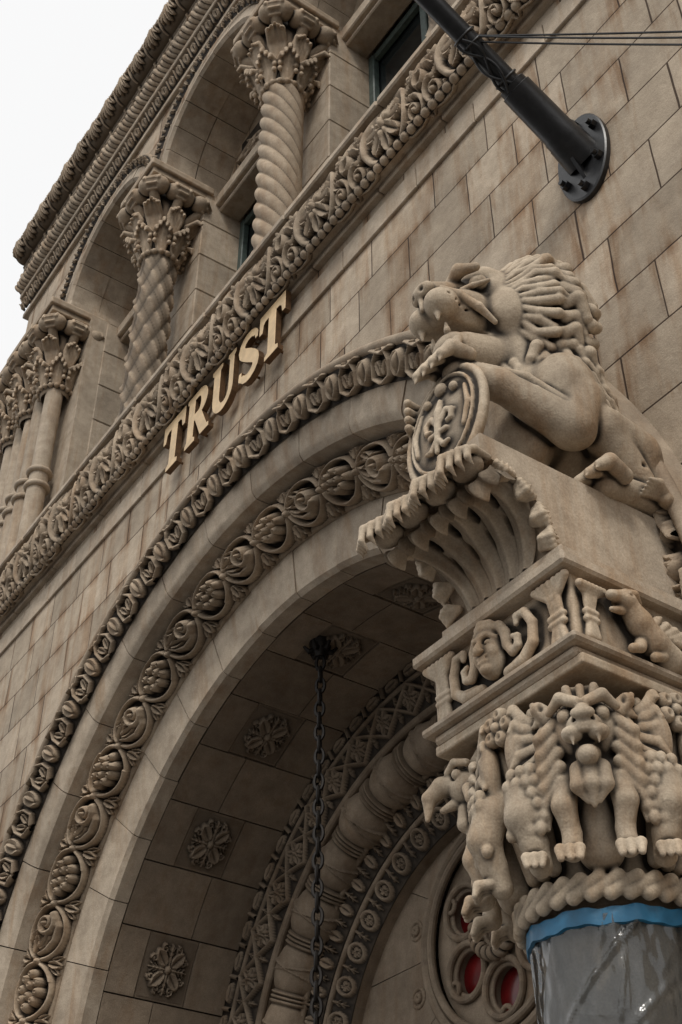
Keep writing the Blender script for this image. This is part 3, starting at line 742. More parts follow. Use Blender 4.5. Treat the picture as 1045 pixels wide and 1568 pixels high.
for x_ in(IX0+.034,IX1-.034): palm(s,(x_,FY-.003,.745),(0,-1,0),(1,0,0))
xs_=IX1-.013
palm(s,(xs_+.002,.812,.745),(1,0,0),(0,1,0),.7)
s.tube([(xs_,.945,.722),(xs_+.003,.915,.722),(xs_+.006,.890,.732),(xs_+.010,.872,.748),(xs_+.012,.857,.762)],[.012,.016,.017,.014,.011],.003)
s.ell((xs_+.013,.852,.765),(.012,.014,.011),.003)
s.cone((xs_+.014,.846,.767),(xs_+.017,.829,.762),.008,.0055,.002); s.cone((xs_+.011,.848,.754),(xs_+.013,.832,.748),.005,.003,.001)
s.ell((xs_+.024,.852,.770),.0042,.001,sub=True); s.ell((xs_+.022,.852,.770),.0030,.0005)
s.tube([(xs_+.012,.856,.776),(xs_+.012,.870,.781),(xs_+.008,.882,.776)],[.006,.005,.002],.001)
for j in range(6): s.tube([(xs_+.010,.886+.008*j,.742),(xs_+.012,.898+.012*j,.760-.002*j),(xs_+.006,.912+.013*j,.772-.006*j)],[.005,.0045,.002],.0008)
for j in range(7): s.ell((xs_+.016,.895+.0*j-.006*j,.728+.006*j),(.003,.005,.005),.0006)
s.tube([(xs_,.96,.716),(xs_+.004,.975,.735),(xs_+.004,.965,.755),(xs_+.004,.95,.752)],[.009,.008,.006,.004],.0015)
for y_ in(.875,.905): s.tube([(xs_+.006,y_,.728),(xs_+.012,y_-.008,.716),(xs_+.012,y_-.020,.711)],[.007,.0055,.005],.0012)
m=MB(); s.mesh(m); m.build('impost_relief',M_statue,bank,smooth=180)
# acanthus leaf climbing the cavetto
NU,NV=420,190
U,Vv=np.meshgrid(np.linspace(-1,1,NU),np.linspace(0,1,NV))
nl=5.
tc_=np.clip(Vv/.90,0,1); ang=np.radians(94-88*tc_)
Uw=U+.07*np.sin(Vv*6+U*3)*tc_
sec=np.abs(np.cos(Uw*nl*math.pi/2))
hw=.052+.036*tc_**.8
off=(.003+.013*tc_)*sec**.55+.0026*np.cos(Uw*nl*math.pi*2)*(.4+.6*tc_)+.006
yb=.705+(.083-off)*np.sin(ang); zb=.818+(.084-off)*np.cos(ang)
cu=np.clip((Vv-.90)/.10,0,1); ca=cu*math.radians(200)
lob=.35+.65*sec**.7; rc=.004+.009*lob*(1+.25*np.cos(Uw*nl*math.pi*3))
Yf=np.where(cu>0,yb-rc*np.sin(ca)*1.3-cu*.006*lob,yb); Zf=np.where(cu>0,zb+rc*(np.cos(ca)-1)*.8,zb)
eye=np.zeros_like(U)
for i,uc in enumerate((-.8,-.4,0.,.4,.8)):
    for sx in(-.2,.2):
        for tv_,ru,rv in((.74,.044,.062),(.46,.024,.055)):
            if abs(uc+sx)<.97: eye=np.maximum(eye,np.exp(-(((U-uc-sx)/ru)**2+((Vv-tv_+.05*(i%2))/rv)**2)**1.5))
Yf=Yf+eye*.017; Zf=Zf+eye*.007
Xf=PC+U*(hw+.008*cu)
edge=np.clip((np.abs(U)-.94)/.06,0,1); Yf=Yf+edge*.016*tc_
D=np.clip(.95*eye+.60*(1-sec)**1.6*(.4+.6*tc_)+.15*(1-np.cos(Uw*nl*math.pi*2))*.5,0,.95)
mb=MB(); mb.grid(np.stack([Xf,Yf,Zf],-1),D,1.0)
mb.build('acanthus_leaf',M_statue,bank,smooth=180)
s=SDF((-.965,.640,.79),(-.72,.82,.925),.0016)
for sg in(-1,1):
    xe=X1+.001 if sg>0 else X0-.001
    for j in range(4):
        t=(14,38,62,84)[j]; yy=.705+.080*math.sin(rad(t)); zz_=.818+.081*math.cos(rad(t))
        tx=np.array((0,math.cos(rad(t)),-math.sin(rad(t)))); nn=np.array((0,-math.sin(rad(t)),-math.cos(rad(t))))
        for f in(-2,-1,0,1,2):
            q=1-.25*abs(f); s.tube([np.array((xe-sg*.016,yy,zz_))+nn*.003+tx*f*.001,np.array((xe-sg*.003,yy,zz_))+nn*.015*q+tx*f*.0038,np.array((xe+sg*.006*q,yy,zz_))+nn*.010*q+tx*f*.0054,np.array((xe+sg*.006*q,yy,zz_))-nn*.001+tx*f*.0058],[.0032,.0042,.0038,.0015],.0015)
for L_ in range(4): # rolled lip: four ragged leaf lobes, pointed fingers fused at the root
    uc=(-.80,-.29,.24,.76)[L_]; big=(1.2,.95,1.1,1.15)[L_]
    s.ell((PC+uc*.088,.690,.889),(.020,.014,.011),.004)
    for f in range(-3,4):
        x_=PC+(uc+f*.075)*.088; q=(1-.26*abs(f))*big; dr=random.uniform(-.0015,.0015)
        s.tube([(x_,.702,.897),(x_+f*.0004,.684-.012*q,.899+dr),(x_+f*.0011,.674-.016*q,.892-.006*q+dr),(x_+f*.0020,.672-.017*q,.879-.011*q),(x_+f*.0022,.678-.014*q,.871-.012*q)],[.0036,.0046,.0046,.0036,.0010],.0016)
    for f in(-2,-1,0,1,2):
        x_=PC+(uc+(f+.5*(1 if f<0 else -1 if f>0 else 0))*.075)*.088
    s.tube([(PC+uc*.088,.690,.905),(PC+uc*.088,.668-.012*big,.899),(PC+uc*.088,.655-.012*big,.884)],.0014,.001,sub=True)
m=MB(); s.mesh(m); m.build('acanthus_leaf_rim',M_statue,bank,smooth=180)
# ---- griffin capital
KC=np.array((-.86,.905)); KZ=1.085
def kz(c): return .692-(.692-c)*KZ
s=SDF((-1.045,.728,.445),(-.68,1.005,.700),.0016)
s.cone((*KC,.45),(*KC,.66),.068,.082,.01); s.box((*KC,.684),(.115,.113,.006),.002)
for i in range(32):
    a=i*2*math.pi/32; b=a+.30; s.cone((KC[0]+.088*math.cos(a),KC[1]+.088*math.sin(a),.478),(KC[0]+.088*math.cos(b),KC[1]+.088*math.sin(b),.494),.0068,.0068,.0012)
def beast(s,ang,kind):
    o=np.array((math.cos(ang),math.sin(ang),0.)); w=np.array((-math.sin(ang),math.cos(ang),0.)); z=np.array((0,0,1.)); K=np.array((*KC,0.))
    def p(a,b,c): return K+o*a+w*b+z*kz(c)
    s.cone(p(.086,0,.535),p(.100,0,.600),.022,.031,.005); s.ell(p(.112,0,.592),(.020,.020,.022),.004)
    for sg in(-1,1):
        s.ell(p(.106,sg*.023,.594),(.015,.015,.020),.004)
        s.tube([p(.112,sg*.024,.590),p(.124,sg*.028,.560),p(.117,sg*.024,.538),p(.117,sg*.025,.522)],[.0145,.0115,.0088,.010],.003)
        for t in(-1,0,1): s.tube([p(.117,sg*.025+t*.0065,.520),p(.130,sg*.027+t*.0085,.519),p(.136,sg*.027+t*.0085,.509)],[.0052,.0056,.0035],.0008)
        # scaly haunch curling down to the rope ring
        path=[(.088,.054,.604),(.100,.066,.584),(.108,.068,.560),(.102,.060,.538),(.096,.056,.520)]
        s.tube([p(a,sg*b,c) for a,b,c in path],[.015,.0175,.0165,.013,.011],.004)
        for r_ in range(6):
            for q in range(4):
                s.ell(p(.1195-.0012*q*q-.0008*r_,sg*(.047+.0092*q+(.0045 if r_%2 else 0)),.600-.0108*r_),(.0058,.0058,.0072),.0018)
        for t in(-1,0,1): s.tube([p(.104,sg*.058+t*.006,.522),p(.117,sg*.060+t*.007,.520),p(.121,sg*.060+t*.007,.511)],[.005,.0052,.003],.0008)
        for u in np.linspace(0,1,6): s.ell(p(.101-.004*u,sg*(.030+.036*u),.620+.008*u),(.010,.014,.030),.006,R=rotz(ang))
        for f in range(6):
            s.tube([p(.108,sg*(.022),.606+.006*f),p(.113-.002*f,sg*(.044+.003*f),.600+.0112*f),p(.109-.002*f,sg*(.063+.001*f),.586+.0168*f),p(.103,sg*(.078-.001*f),.568+.0195*f)],[.0050,.0066,.0062,.0022],.0014)
        for f in range(4):
            s.tube([p(.116,sg*.022,.612+.006*f),p(.119-.001*f,sg*(.036+.002*f),.610+.012*f),p(.115,sg*(.049),.600+.014*f)],[.0050,.0060,.0022],.0012)
    if kind=='lion':
        def p(a,b,c): return K+o*a+w*b*1.32+z*(kz(.630)+(c-.630)*1.34-.006)
        s.ell(p(.122,0,.634),(.027,.033,.034),.004,R=rotz(ang))
        s.cone(p(.134,0,.630),p(.154,0,.623),.019,.0165,.003); s.ell(p(.170,0,.629),(.0065,.0115,.0065),.0015,R=rotz(ang)); s.cone(p(.140,0,.644),p(.166,0,.632),.0085,.0070,.002)
        s.cone(p(.134,0,.611),p(.152,0,.604),.012,.010,.002); s.ell(p(.163,0,.6130),(.012,.016,.0048),.001,sub=True,R=rotz(ang))
        for sg in(-1,1):
            s.ell(p(.166,sg*.006,.6255),.0026,.0008,sub=True); s.ell(p(.158,sg*.009,.618),(.0105,.0105,.0078),.001)
            s.cone(p(.163,sg*.009,.614),p(.163,sg*.009,.608),.0026,.001,.0005)
            s.ell(p(.149,sg*.014,.6390),(.0098,.0098,.0074),.001,sub=True); s.ell(p(.143,sg*.013,.6385),.0076,.0008)
            s.tube([p(.154,sg*.004,.6445),p(.151,sg*.015,.6500),p(.140,sg*.024,.6440)],[.0058,.0062,.0040],.0014)
            s.tube([p(.120,sg*.024,.648),p(.120,sg*.032,.656),p(.116,sg*.036,.662)],[.010,.0080,.0032],.001); s.ell(p(.128,sg*.030,.655),(.003,.003,.006),.0008,sub=True)
            for t in range(5): s.tube([p(.132-.002*t,sg*.021,.638-.0105*t),p(.129-.003*t,sg*.033,.628-.0115*t),p(.120-.002*t,sg*.034,.612-.0115*t)],[.0066,.0066,.0025],.0016)
        for t in(-1,0,1): s.tube([p(.142-.003*abs(t),t*.008,.598),p(.143-.003*abs(t),t*.009,.586),p(.136,t*.004,.572+.003*abs(t))],[.0085,.0080,.0025],.0025)
        s.box(p(.126,0,.656),(.012,.018,.012),.002,R=rotz(ang))
        for t in(-1,0,1): s.cone(p(.139,t*.0080,.651),p(.140,t*.010,.662),.0040,.0044,.0006)
    else:
        def p(a,b,c): return K+o*(.090+(a-.090)*.86)+w*b*1.2+z*(kz(c)-.004)
        s.tube([p(.096,0,.590),p(.108,0,.622),p(.122,0,.643)],[.028,.024,.021],.005)
        s.ell(p(.134,0,.648),(.022,.022,.021),.004,R=rotz(ang))
        s.tube([p(.145,0,.653),p(.168,0,.653),p(.184,0,.642),p(.187,0,.620)],[.014,.0105,.0080,.0028],.002)
        s.cone(p(.146,0,.636),p(.168,0,.628),.0075,.0035,.001)
        for sg in(-1,1):
            s.ell(p(.150,sg*.0145,.657),.0072,.001,sub=True); s.ell(p(.146,sg*.0135,.657),.0058,.0006)
            s.tube([p(.158,sg*.007,.663),p(.148,sg*.017,.668),p(.132,sg*.020,.665)],.0042,.001)
            s.tube([p(.126,sg*.012,.662),p(.114,sg*.018,.674),p(.104,sg*.018,.680)],[.007,.006,.0025],.001)
            for t in range(4): s.tube([p(.132-.007*t,sg*.018,.638-.013*t),p(.127-.007*t,sg*.027,.624-.014*t),p(.117-.006*t,sg*.028,.608-.014*t)],[.0068,.0070,.0028],.0012)
        for r_ in range(3):
            s.tube([p(.138-.009*r_,0,.626-.017*r_),p(.141-.010*r_,0,.612-.017*r_),p(.132-.009*r_,0,.600-.016*r_)],[.010,.009,.003],.002)
beast(s,math.radians(-47),'lion'); beast(s,math.radians(-138),'griffin'); beast(s,math.radians(42),'griffin')
for ang in(-92,-1):
    a=math.radians(ang); o=np.array((math.cos(a),math.sin(a),0)); w=np.array((-math.sin(a),math.cos(a),0)); K=np.array((*KC,0.))
    c_=K+o*.110+zz*.658; s.ell(c_,.015,.003)
    for t in np.linspace(0,2*math.pi,6)[:-1]:
        s.ell(c_+o*.009+(w*math.cos(t)+zz*math.sin(t))*.0135,.0085,.0008); s.ell(c_+o*.0185+(w*math.cos(t)+zz*math.sin(t))*.0135,.0045,.0008,sub=True)
    s.ell(c_+o*.014,.0055,.0008)
    for sg in(-1,1): s.tube([K+o*.085+w*sg*.006+zz*.565,K+o*.096+w*sg*.011+zz*.608,K+o*.104+w*sg*.020+zz*.640,K+o*.104+w*sg*.032+zz*.666],[.008,.008,.007,.004],.001)
    zb_=.515
    for t in range(-1,2):
        s.tube([K+o*.080+w*t*.014+zz*zb_,K+o*.092+w*t*.018+zz*(zb_+.045),K+o*.100+w*t*.020+zz*(zb_+.070-.006*abs(t)),K+o*.106+w*t*.020+zz*(zb_+.058-.006*abs(t))],[.008,.009,.008,.004],.0015)
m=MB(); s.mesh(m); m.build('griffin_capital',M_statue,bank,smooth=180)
mb=MB(); mb.tube([(*KC,ZG),(*KC,.475)],.070,48); mb.box(KC[0]-.1,KC[0]+.1,KC[1]-.1,1.0,ZG,ZG+.12,bv=.006); mb.torus((*KC,ZG+.14),(1,0,0),(0,1,0),.075,.075,.02,48,12)
mb.build('portal_column_shaft',M_vault,bank)
# plastic wrap
wrap=empty('plastic_wrapping')
nth,nz=260,280; th=np.linspace(0,2*math.pi,nth,endpoint=False); z=np.linspace(.462,-.30,nz); TH,ZZ=np.meshgrid(th,z)
r=np.full_like(TH,.0795)
for i in range(120):
    a=rng.rand()*6.28; z0=.48-rng.rand()*.78; sl=rng.uniform(-14,14); w_=rng.uniform(.03,.12); L=rng.uniform(.03,.14); amp=rng.uniform(-.0040,.0060)
    d=np.angle(np.exp(1j*(TH-a-(ZZ-z0)*sl)))
    r+=amp*np.clip(1-np.abs(d)/w_,0,1)*np.exp(-((ZZ-z0)/L)**2)
r+=.0014*np.abs(np.sin(TH*13+ZZ*20))*np.clip((.46-ZZ)*-12+1,0,1)
mb=MB(); mb.grid(np.stack([KC[0]+r*np.cos(TH),KC[1]+r*np.sin(TH),ZZ],-1),cv=True)
m,nt,b,out=newmat('plastic_sheet')
tc=nt.nodes.new('ShaderNodeTexCoord').outputs['Object']; nn=noise(nt,mapping(nt,tc,(7,7,3)),1.6,2,.5)
vo=nt.nodes.new('ShaderNodeTexVoronoi'); vo.inputs['Scale'].default_value=5; nt.links.new(mapping(nt,tc,(1.6,1.6,.8)),vo.inputs['Vector'])
bp=nt.nodes.new('ShaderNodeBump'); bp.inputs['Strength'].default_value=.5; bp.inputs['Distance'].default_value=.06
nt.links.new(math_(nt,'ADD',vo.outputs['Distance'],nn),bp.inputs['Height'])
tr=nt.nodes.new('ShaderNodeBsdfTransparent'); tr.inputs[0].default_value=(.82,.84,.84,1); gs=nt.nodes.new('ShaderNodeBsdfGlossy'); gs.inputs['Roughness'].default_value=.09; nt.links.new(bp.outputs[0],gs.inputs['Normal'])
b.inputs['Base Color'].default_value=(.16,.17,.17,1); b.inputs['Roughness'].default_value=.2; nt.links.new(bp.outputs[0],b.inputs['Normal'])
mx=nt.nodes.new('ShaderNodeMixShader'); mx.inputs[0].default_value=.28; nt.links.new(tr.outputs[0],mx.inputs[1]); nt.links.new(b.outputs[0],mx.inputs[2])
mx2=nt.nodes.new('ShaderNodeMixShader'); fr=nt.nodes.new('ShaderNodeFresnel'); fr.inputs[0].default_value=1.5; nt.links.new(bp.outputs[0],fr.inputs['Normal']); nt.links.new(fr.outputs[0],mx2.inputs[0]); nt.links.new(mx.outputs[0],mx2.inputs[1]); nt.links.new(gs.outputs[0],mx2.inputs[2])
nt.links.new(mx2.outputs[0],out.inputs[0])
mb.build('plastic_sheet',m,wrap,smooth=180)
th=np.linspace(0,2*math.pi,120,endpoint=False); P=np.zeros((5,120,3))
for i,(rr,zz_) in enumerate(((.0800,.471),(.0835,.470),(.0838,.464),(.0835,.455),(.0800,.454))):
    w_=.0010*np.sin(th*9)+.0006*np.sin(th*23+1); P[i,:,0]=KC[0]+(rr+w_*.7)*np.cos(th);P[i,:,1]=KC[1]+(rr+w_*.7)*np.sin(th);P[i,:,2]=zz_+w_+.002*np.sin(th*2)
mb=MB(); mb.grid(P,cv=True); mb.build('blue_tape',M_tape,wrap,smooth=60)
# ================================================================== LION
LX=-.834
s=SDF((-.965,.65,.925),(-.70,1.01,1.40),.0017); s.tr=np.array((LX,0,0.))
s.cone((0,.955,1.04),(0,.87,1.105),.070,.066,.02); s.ell((0,.850,1.10),(.070,.048,.074),.015); s.ell((0,.835,1.05),(.046,.034,.06),.012)
for sg in(-1,1):
    s.ell((sg*.052,.950,1.018),(.038,.054,.070),.010); s.cone((sg*.060,.945,1.030),(sg*.074,.893,1.040),.040,.028,.006)
    s.ell((sg*.082,.886,1.044),(.016,.018,.018),.004)
    s.cone((sg*.075,.893,1.034),(sg*.076,.948,.970),.024,.0165,.004); s.cone((sg*.076,.955,.957),(sg*.078,.880,.946),.0180,.0165,.005)
    for t in range(4):
        q=-.0215+.0143*t; s.tube([(sg*.078+q,.886,.948),(sg*.078+q*1.15,.862,.955),(sg*.078+q*1.15,.845,.942)],[.0100,.0100,.0065],.001)
        s.cone((sg*.078+q*1.15,.847,.943),(sg*.078+q*1.15,.839,.935),.004,.0015,.0008)
    s.ell((sg*.062,.858,1.088),(.032,.044,.060),.008); s.cone((sg*.068,.866,1.070),(sg*.070,.848,1.024),.032,.027,.006)
    s.tube([(sg*.088,.925,1.080),(sg*.096,.900,1.066),(sg*.092,.880,1.040)],[.004,.005,.002],.003,sub=True)
    s.tube([(sg*.090,.872,1.135),(sg*.098,.890,1.100),(sg*.094,.896,1.066)],[.003,.005,.002],.003,sub=True)
    s.tube([(sg*.094,.930,.990),(sg*.100,.958,1.005),(sg*.092,.980,1.035)],[.003,.005,.002],.003,sub=True)
    for q in range(4): s.tube([(sg*.084,.908+.012*q,1.108-.010*q),(sg*.088,.914+.012*q,1.088-.010*q)],[.0028,.0028],.002,sub=True)
s.cone((.068,.846,1.024),(.036,.774,1.076),.0260,.0190,.005); s.ell((.073,.850,1.016),(.020,.022,.020),.005)
s.cone((.036,.774,1.076),(.006,.738,1.100),.0190,.0205,.005)
s.tube([(.080,.835,1.046),(.058,.795,1.084),(.026,.757,1.108)],[.006,.0060,.004],.0025); s.tube([(.084,.842,1.030),(.066,.800,1.060),(.036,.765,1.084)],[.005,.005,.003],.0025)
for t in range(4):
    s.tube([(.030-.0155*t,.734,1.110),(.025-.0155*t,.712,1.114),(.022-.0155*t,.699,1.098)],[.0092,.0098,.0064],.001)
    s.cone((.022-.0155*t,.699,1.096),(.021-.0155*t,.696,1.086),.0042,.0014,.0008)
s.cone((-.066,.840,1.02),(-.062,.760,1.055),.022,.016,.006)
for t in range(4): s.tube([(-.060,.750,1.040+.0135*t),(-.060,.722,1.042+.0135*t),(-.054,.706,1.042+.0135*t)],[.0085,.0085,.005],.001)
s.tube([(.02,.99,1.0),(.06,.99,.965),(.088,.985,.95),(.098,.95,.945)],[.012,.011,.010,.009],.003)
for t in range(5): s.tube([(.098,.955,.946),(.100+.003*(t-2),.935,.948+.002*t),(.100+.004*(t-2),.918,.942+.003*t)],[.006,.006,.002],.001)
s.cone((0,.87,1.13),(0,.845,1.205),.064,.060,.015)
# ---- head: broad blunt muzzle, heavy brow, mouth slightly open
s.M=rotz(rad(-8))@rotx(rad(1)); s.piv=np.array((0,.82,1.225)); s.tr=np.array((LX,.036,.014)); s.sc=1.14
s.ell((0,.790,1.245),(.048,.050,.052),.008); s.ell((0,.762,1.272),(.036,.024,.018),.008)
s.ell((0,.742,1.215),(.036,.038,.032),.010); s.ell((0,.718,1.214),(.030,.028,.025),.008)
s.cone((0,.762,1.262),(0,.706,1.238),.0180,.0160,.005)
s.ell((0,.692,1.234),(.0185,.010,.0115),.002); s.cone((0,.690,1.228),(0,.690,1.208),.0042,.0030,.001)
for sg in(-1,1):
    s.ell((sg*.036,.785,1.212),(.022,.030,.034),.008); s.ell((sg*.0165,.705,1.208),(.0185,.0205,.0185),.003)
    s.ell((sg*.009,.6825,1.231),.0044,.001,sub=True)
    s.ell((sg*.036,.738,1.249),(.0115,.013,.0095),.003,sub=True); s.ell((sg*.0295,.7465,1.248),.0105,.001)
    s.tube([(sg*.010,.726,1.262),(sg*.024,.726,1.265),(sg*.040,.738,1.261)],[.0070,.0075,.0050],.005)
    s.tube([(sg*.020,.730,1.240),(sg*.034,.736,1.236),(sg*.044,.750,1.241)],[.0028,.0034,.0024],.0015)
    s.tube([(sg*.020,.704,1.230),(sg*.031,.718,1.216),(sg*.037,.738,1.200),(sg*.036,.758,1.186)],[.0035,.0050,.0050,.003],.002)
    for q in range(4): s.tube([(sg*.016,.689+.010*q,1.213-.003*q),(sg*.034,.704+.010*q,1.208-.004*q)],[.0016,.0016],.0008,sub=True)
    s.tube([(sg*.004,.718,1.258),(sg*.006,.735,1.275),(sg*.010,.750,1.289)],[.0018,.002,.0015],.001,sub=True)
    s.tube([(sg*.026,.722,1.244),(sg*.024,.708,1.240)],[.0025,.0020],.001,sub=True)
s.cone((0,.790,1.165),(0,.740,1.160),.034,.026,.006); s.ell((0,.722,1.160),(.0240,.0180,.0165),.004)
s.ell((0,.716,1.1835),(.0300,.030,.0085),.002,sub=True); s.ell((0,.740,1.182),(.038,.022,.0075),.002,sub=True)
for sg in(-1,1):
    s.cone((sg*.017,.698,1.194),(sg*.017,.698,1.180),.0046,.0014,.0008); s.cone((sg*.014,.710,1.172),(sg*.014,.709,1.184),.0040,.0014,.0008)
for t in range(6): s.tube([(-.020+.008*t,.712+.002*abs(t-2.5),1.154),(-.019+.0076*t,.708+.003*abs(t-2.5),1.138),(-.014+.0055*t,.722,1.124)],[.0056,.0060,.0020],.0012)
s.ell((0,.818,1.224),(.068,.026,.072),.008)
nr=46
for i in range(nr):
    ph=rad(-165+330*i/(nr-1)); j=random.uniform(.95,1.06); e=1.0 if math.cos(ph)>-.3 else 1.15; cu_=random.uniform(-9,9)
    def pp(r,y,da=0.,dz=0.,ee=1.): a_=ph+rad(da); return (r*math.sin(a_),y,1.228+dz+r*1.12*math.cos(a_)*ee)
    s.tube([pp(.046,.774),pp(.059,.785,cu_*.3),pp(.071,.797,-cu_*.3,0,e),pp(.081*j,.811,cu_*.4,-.001,e),pp(.082*j,.825,cu_*1.2,-.003,e)],[.0030,.0046,.0062,.0060,.0024],.0014)
for tier in range(2):
    n_=30-4*tier
    for i in range(n_):
        ph=rad(-152+304*(i+.5)/n_); j=random.uniform(.92,1.07); e=1.0 if math.cos(ph)>-.2 else 1.12; cu_=random.choice((-1,1))*random.uniform(6,14)
        y0=.822+.018*tier; r0=.068-.006*tier; zc=-.012-.014*tier
        s.tube([pp(r0,y0-.006,0,zc),pp(r0+.011,y0,cu_*.3,zc,e),pp((r0+.017)*j,y0+.010,-cu_*.2,zc-.003,e),pp((r0+.013)*j,y0+.021,cu_*.6,zc-.010,e),pp(r0+.004,y0+.026,cu_*1.3,zc-.014,e)],[.0066,.0080,.0084,.0068,.0024],.0016)
s.M=np.eye(3); s.tr=np.array((LX,0,0.)); s.piv=np.zeros(3); s.sc=1.
for row in range(5):
    for i in range(11):
        u=-1+2*i/10+random.uniform(-.06,.06); y=.816+.048*u*u+.009*row+random.uniform(-.004,.004); x_=u*.074; z0=1.165-.021*row-.012*abs(u)
        b=random.choice((-1,1))*random.uniform(.007,.013)
        s.tube([(x_*.9,y+.006,z0+.014),(x_+b,y-.010,z0-.004),(x_*1.02+b*.2,y-.013,z0-.020),(x_-b*.7,y-.012,z0-.032),(x_-b*.2,y-.018,z0-.040)],[.0072,.0086,.0078,.0056,.0018],.0014)
for row in range(2):
    for i in range(7):
        z0=1.190-.019*i-.006*row; y=.866+.007*i+.022*row; x_=.068-.004*row; b=.006*(1 if (i+row)%2 else -1)
        s.tube([(x_,y-.024,z0+.012),(x_+.010,y-.012,z0+.002),(x_+.009,y+.002,z0-.012+b),(x_+.005,y+.012,z0-.020),(x_+.006,y+.010,z0-.030-b)],[.0065,.0080,.0072,.0052,.0018],.0014)
R=rotx(rad(-6))@rotz(rad(4)); sc=np.array((-.002,.724,1.014))
s.ell(sc,(.064,.015,.090),.002,R=R)
for (ra,rb,oy,rr) in((.061,.086,-.004,.0052),(.050,.073,-.011,.0020)):
    s.tube([tuple(sc+R@np.array((ra*math.cos(t),oy,rb*math.sin(t)))) for t in np.linspace(0,2*math.pi,37)],rr,.0008)
def sp(x,z,o=-.016): return tuple(sc+R@np.array((x,o,z)))
for q in(-1,1):
    s.tube([sp(0,-.01),sp(q*.012,.008),sp(q*.021,.002),sp(q*.020,-.010),sp(q*.014,-.010)],[.004,.0042,.004,.003,.0025],.0008)
    s.tube([sp(0,-.032),sp(q*.010,-.046),sp(q*.018,-.044)],[.004,.0035,.0025],.0008)
    s.tube([sp(q*.038,-.03,-.012),sp(q*.044,.0,-.012),sp(q*.036,.035,-.012)],[.003,.004,.002],.0008)
s.tube([sp(0,.030),sp(0,.01),sp(0,-.052)],[.003,.0065,.003],.0008); s.cone(sp(-.013,-.022),sp(.013,-.022),.0036,.0036,.0006)
s.ell(sp(.0,.050),(.009,.006,.009),.001); s.ell(sp(.022,.04),(.006,.005,.006),.001); s.ell(sp(-.022,.04),(.006,.005,.006),.001)
s.tube([tuple(sc+np.array((0,.0,-.080))),tuple(sc+np.array((0,-.004,-.096)))],[.012,.006],.003)
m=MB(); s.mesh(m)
m.build('lion_statue',M_statue,None,smooth=180)
# ================================================================== LETTERS
sign=empty('sign_letters')
def off(center,w):
    n=len(center);L=[];Rr=[]
    for i in range(n):
        a=np.array(center[max(i-1,0)]);b=np.array(center[min(i+1,n-1)]);d=(b-a)/np.linalg.norm(b-a);nn=np.array((-d[1],d[0]))
        ww=w[i] if np.ndim(w) else w; L.append(tuple(np.array(center[i])+nn*ww/2));Rr.append(tuple(np.array(center[i])-nn*ww/2))
    return L+Rr[::-1]
Tl_=[(.20,0),(.60,0),(.60,.07),(.51,.11),(.51,.83),(.62,.83),(.69,.78),(.72,.64),(.80,.64),(.80,1),(0,1),(0,.64),(.08,.64),(.11,.78),(.18,.83),(.29,.83),(.29,.11),(.20,.07)]
R_=[(0,0),(.34,0),(.34,.07),(.27,.11),(.27,.43),(.32,.43),(.50,.11),(.56,0),(.84,0),(.84,.07),(.77,.09),(.54,.49)]+[(.46+.27*math.cos(t),.735+.265*math.sin(t)) for t in np.linspace(-1.15,math.pi/2,12)]+[(0,1),(0,.93),(.06,.89),(.06,.11),(0,.07)]
Rh=[(.27,.56),(.27,.87),(.42,.87)]+[(.42+.09*math.cos(t),.715+.155*math.sin(t)) for t in np.linspace(math.pi/2,-math.pi/2,10)]
U_=[(0,1),(0,.93),(.06,.89)]+[(.40-.34*math.cos(t),.33-.33*math.sin(t)) for t in np.linspace(0,math.pi,16)]+[(.74,.89),(.80,.93),(.80,1),(.55,1),(.55,.93),(.61,.89)]+[(.44+.17*math.cos(t),.34-.20*math.sin(t)) for t in np.linspace(0,math.pi,12)]+[(.27,.89),(.34,.93),(.34,1)]
up_=[(.62,.72),(.62,.82)]+[(.38+.24*math.cos(t),.76+.17*math.sin(t)) for t in np.linspace(.55,math.pi*1.28,9)]
lo_=[(.40+.24*math.cos(t),.25+.18*math.sin(t)) for t in np.linspace(math.pi*.28,-math.pi*.82,9)]+[(.13,.18),(.13,.30)]
cl=up_+[(.38,.52)]+lo_
w_=list(np.concatenate([[.06,.09],np.linspace(.12,.21,9),[.23],np.linspace(.21,.12,9),[.09,.06]]))
S_=off(cl,w_)
def letter(name,loops,x0):
    cu=bpy.data.curves.new(name,'CURVE'); cu.dimensions='2D'; cu.fill_mode='BOTH'; H=.152*S; W=.127*S
    for lp in loops:
        sp_=cu.splines.new('POLY'); sp_.points.add(len(lp)-1); sp_.use_cyclic_u=True
        for i,(x,y) in enumerate(lp): sp_.points[i].co=(x*W,y*H,0,1)
    cu.extrude=.022; cu.bevel_depth=.004
    o=bpy.data.objects.new(name+'_tmp',cu); scene.collection.objects.link(o)
    dg=bpy.context.evaluated_depsgraph_get(); me=bpy.data.meshes.new_from_object(o.evaluated_get(dg)); bpy.data.objects.remove(o)
    me.materials.clear(); me.materials.append(M_gold); me.materials.append(M_bronze)
    for p in me.polygons: p.material_index=0 if abs(p.normal.z)>.6 else 1; p.use_smooth=False
    ob=bpy.data.objects.new(name,me); scene.collection.objects.link(ob); ob.parent=sign
    ob.rotation_euler=(rad(90),0,0); ob.location=(x0*S,1.0*S-.08,1.984*S+OFF)
    pm=MB()
    for (px,py) in ((.4,.15),(.4,.8)) if name!='letter_u' else ((.15,.5),(.68,.5)):
        xx=x0+px*.127; zz_=1.984+py*.152; pm.tube([(xx,.982,zz_),(xx,1.001,zz_)],.003,8)
    pm.build(name+'_pins',M_bronze,sign)
for nm,lp,x0 in(('letter_t_first',[Tl_],-2.154),('letter_r',[R_,Rh],-2.040),('letter_u',[U_],-1.926),('letter_s',[S_],-1.815),('letter_t_last',[Tl_],-1.722)): letter(nm,lp,x0)
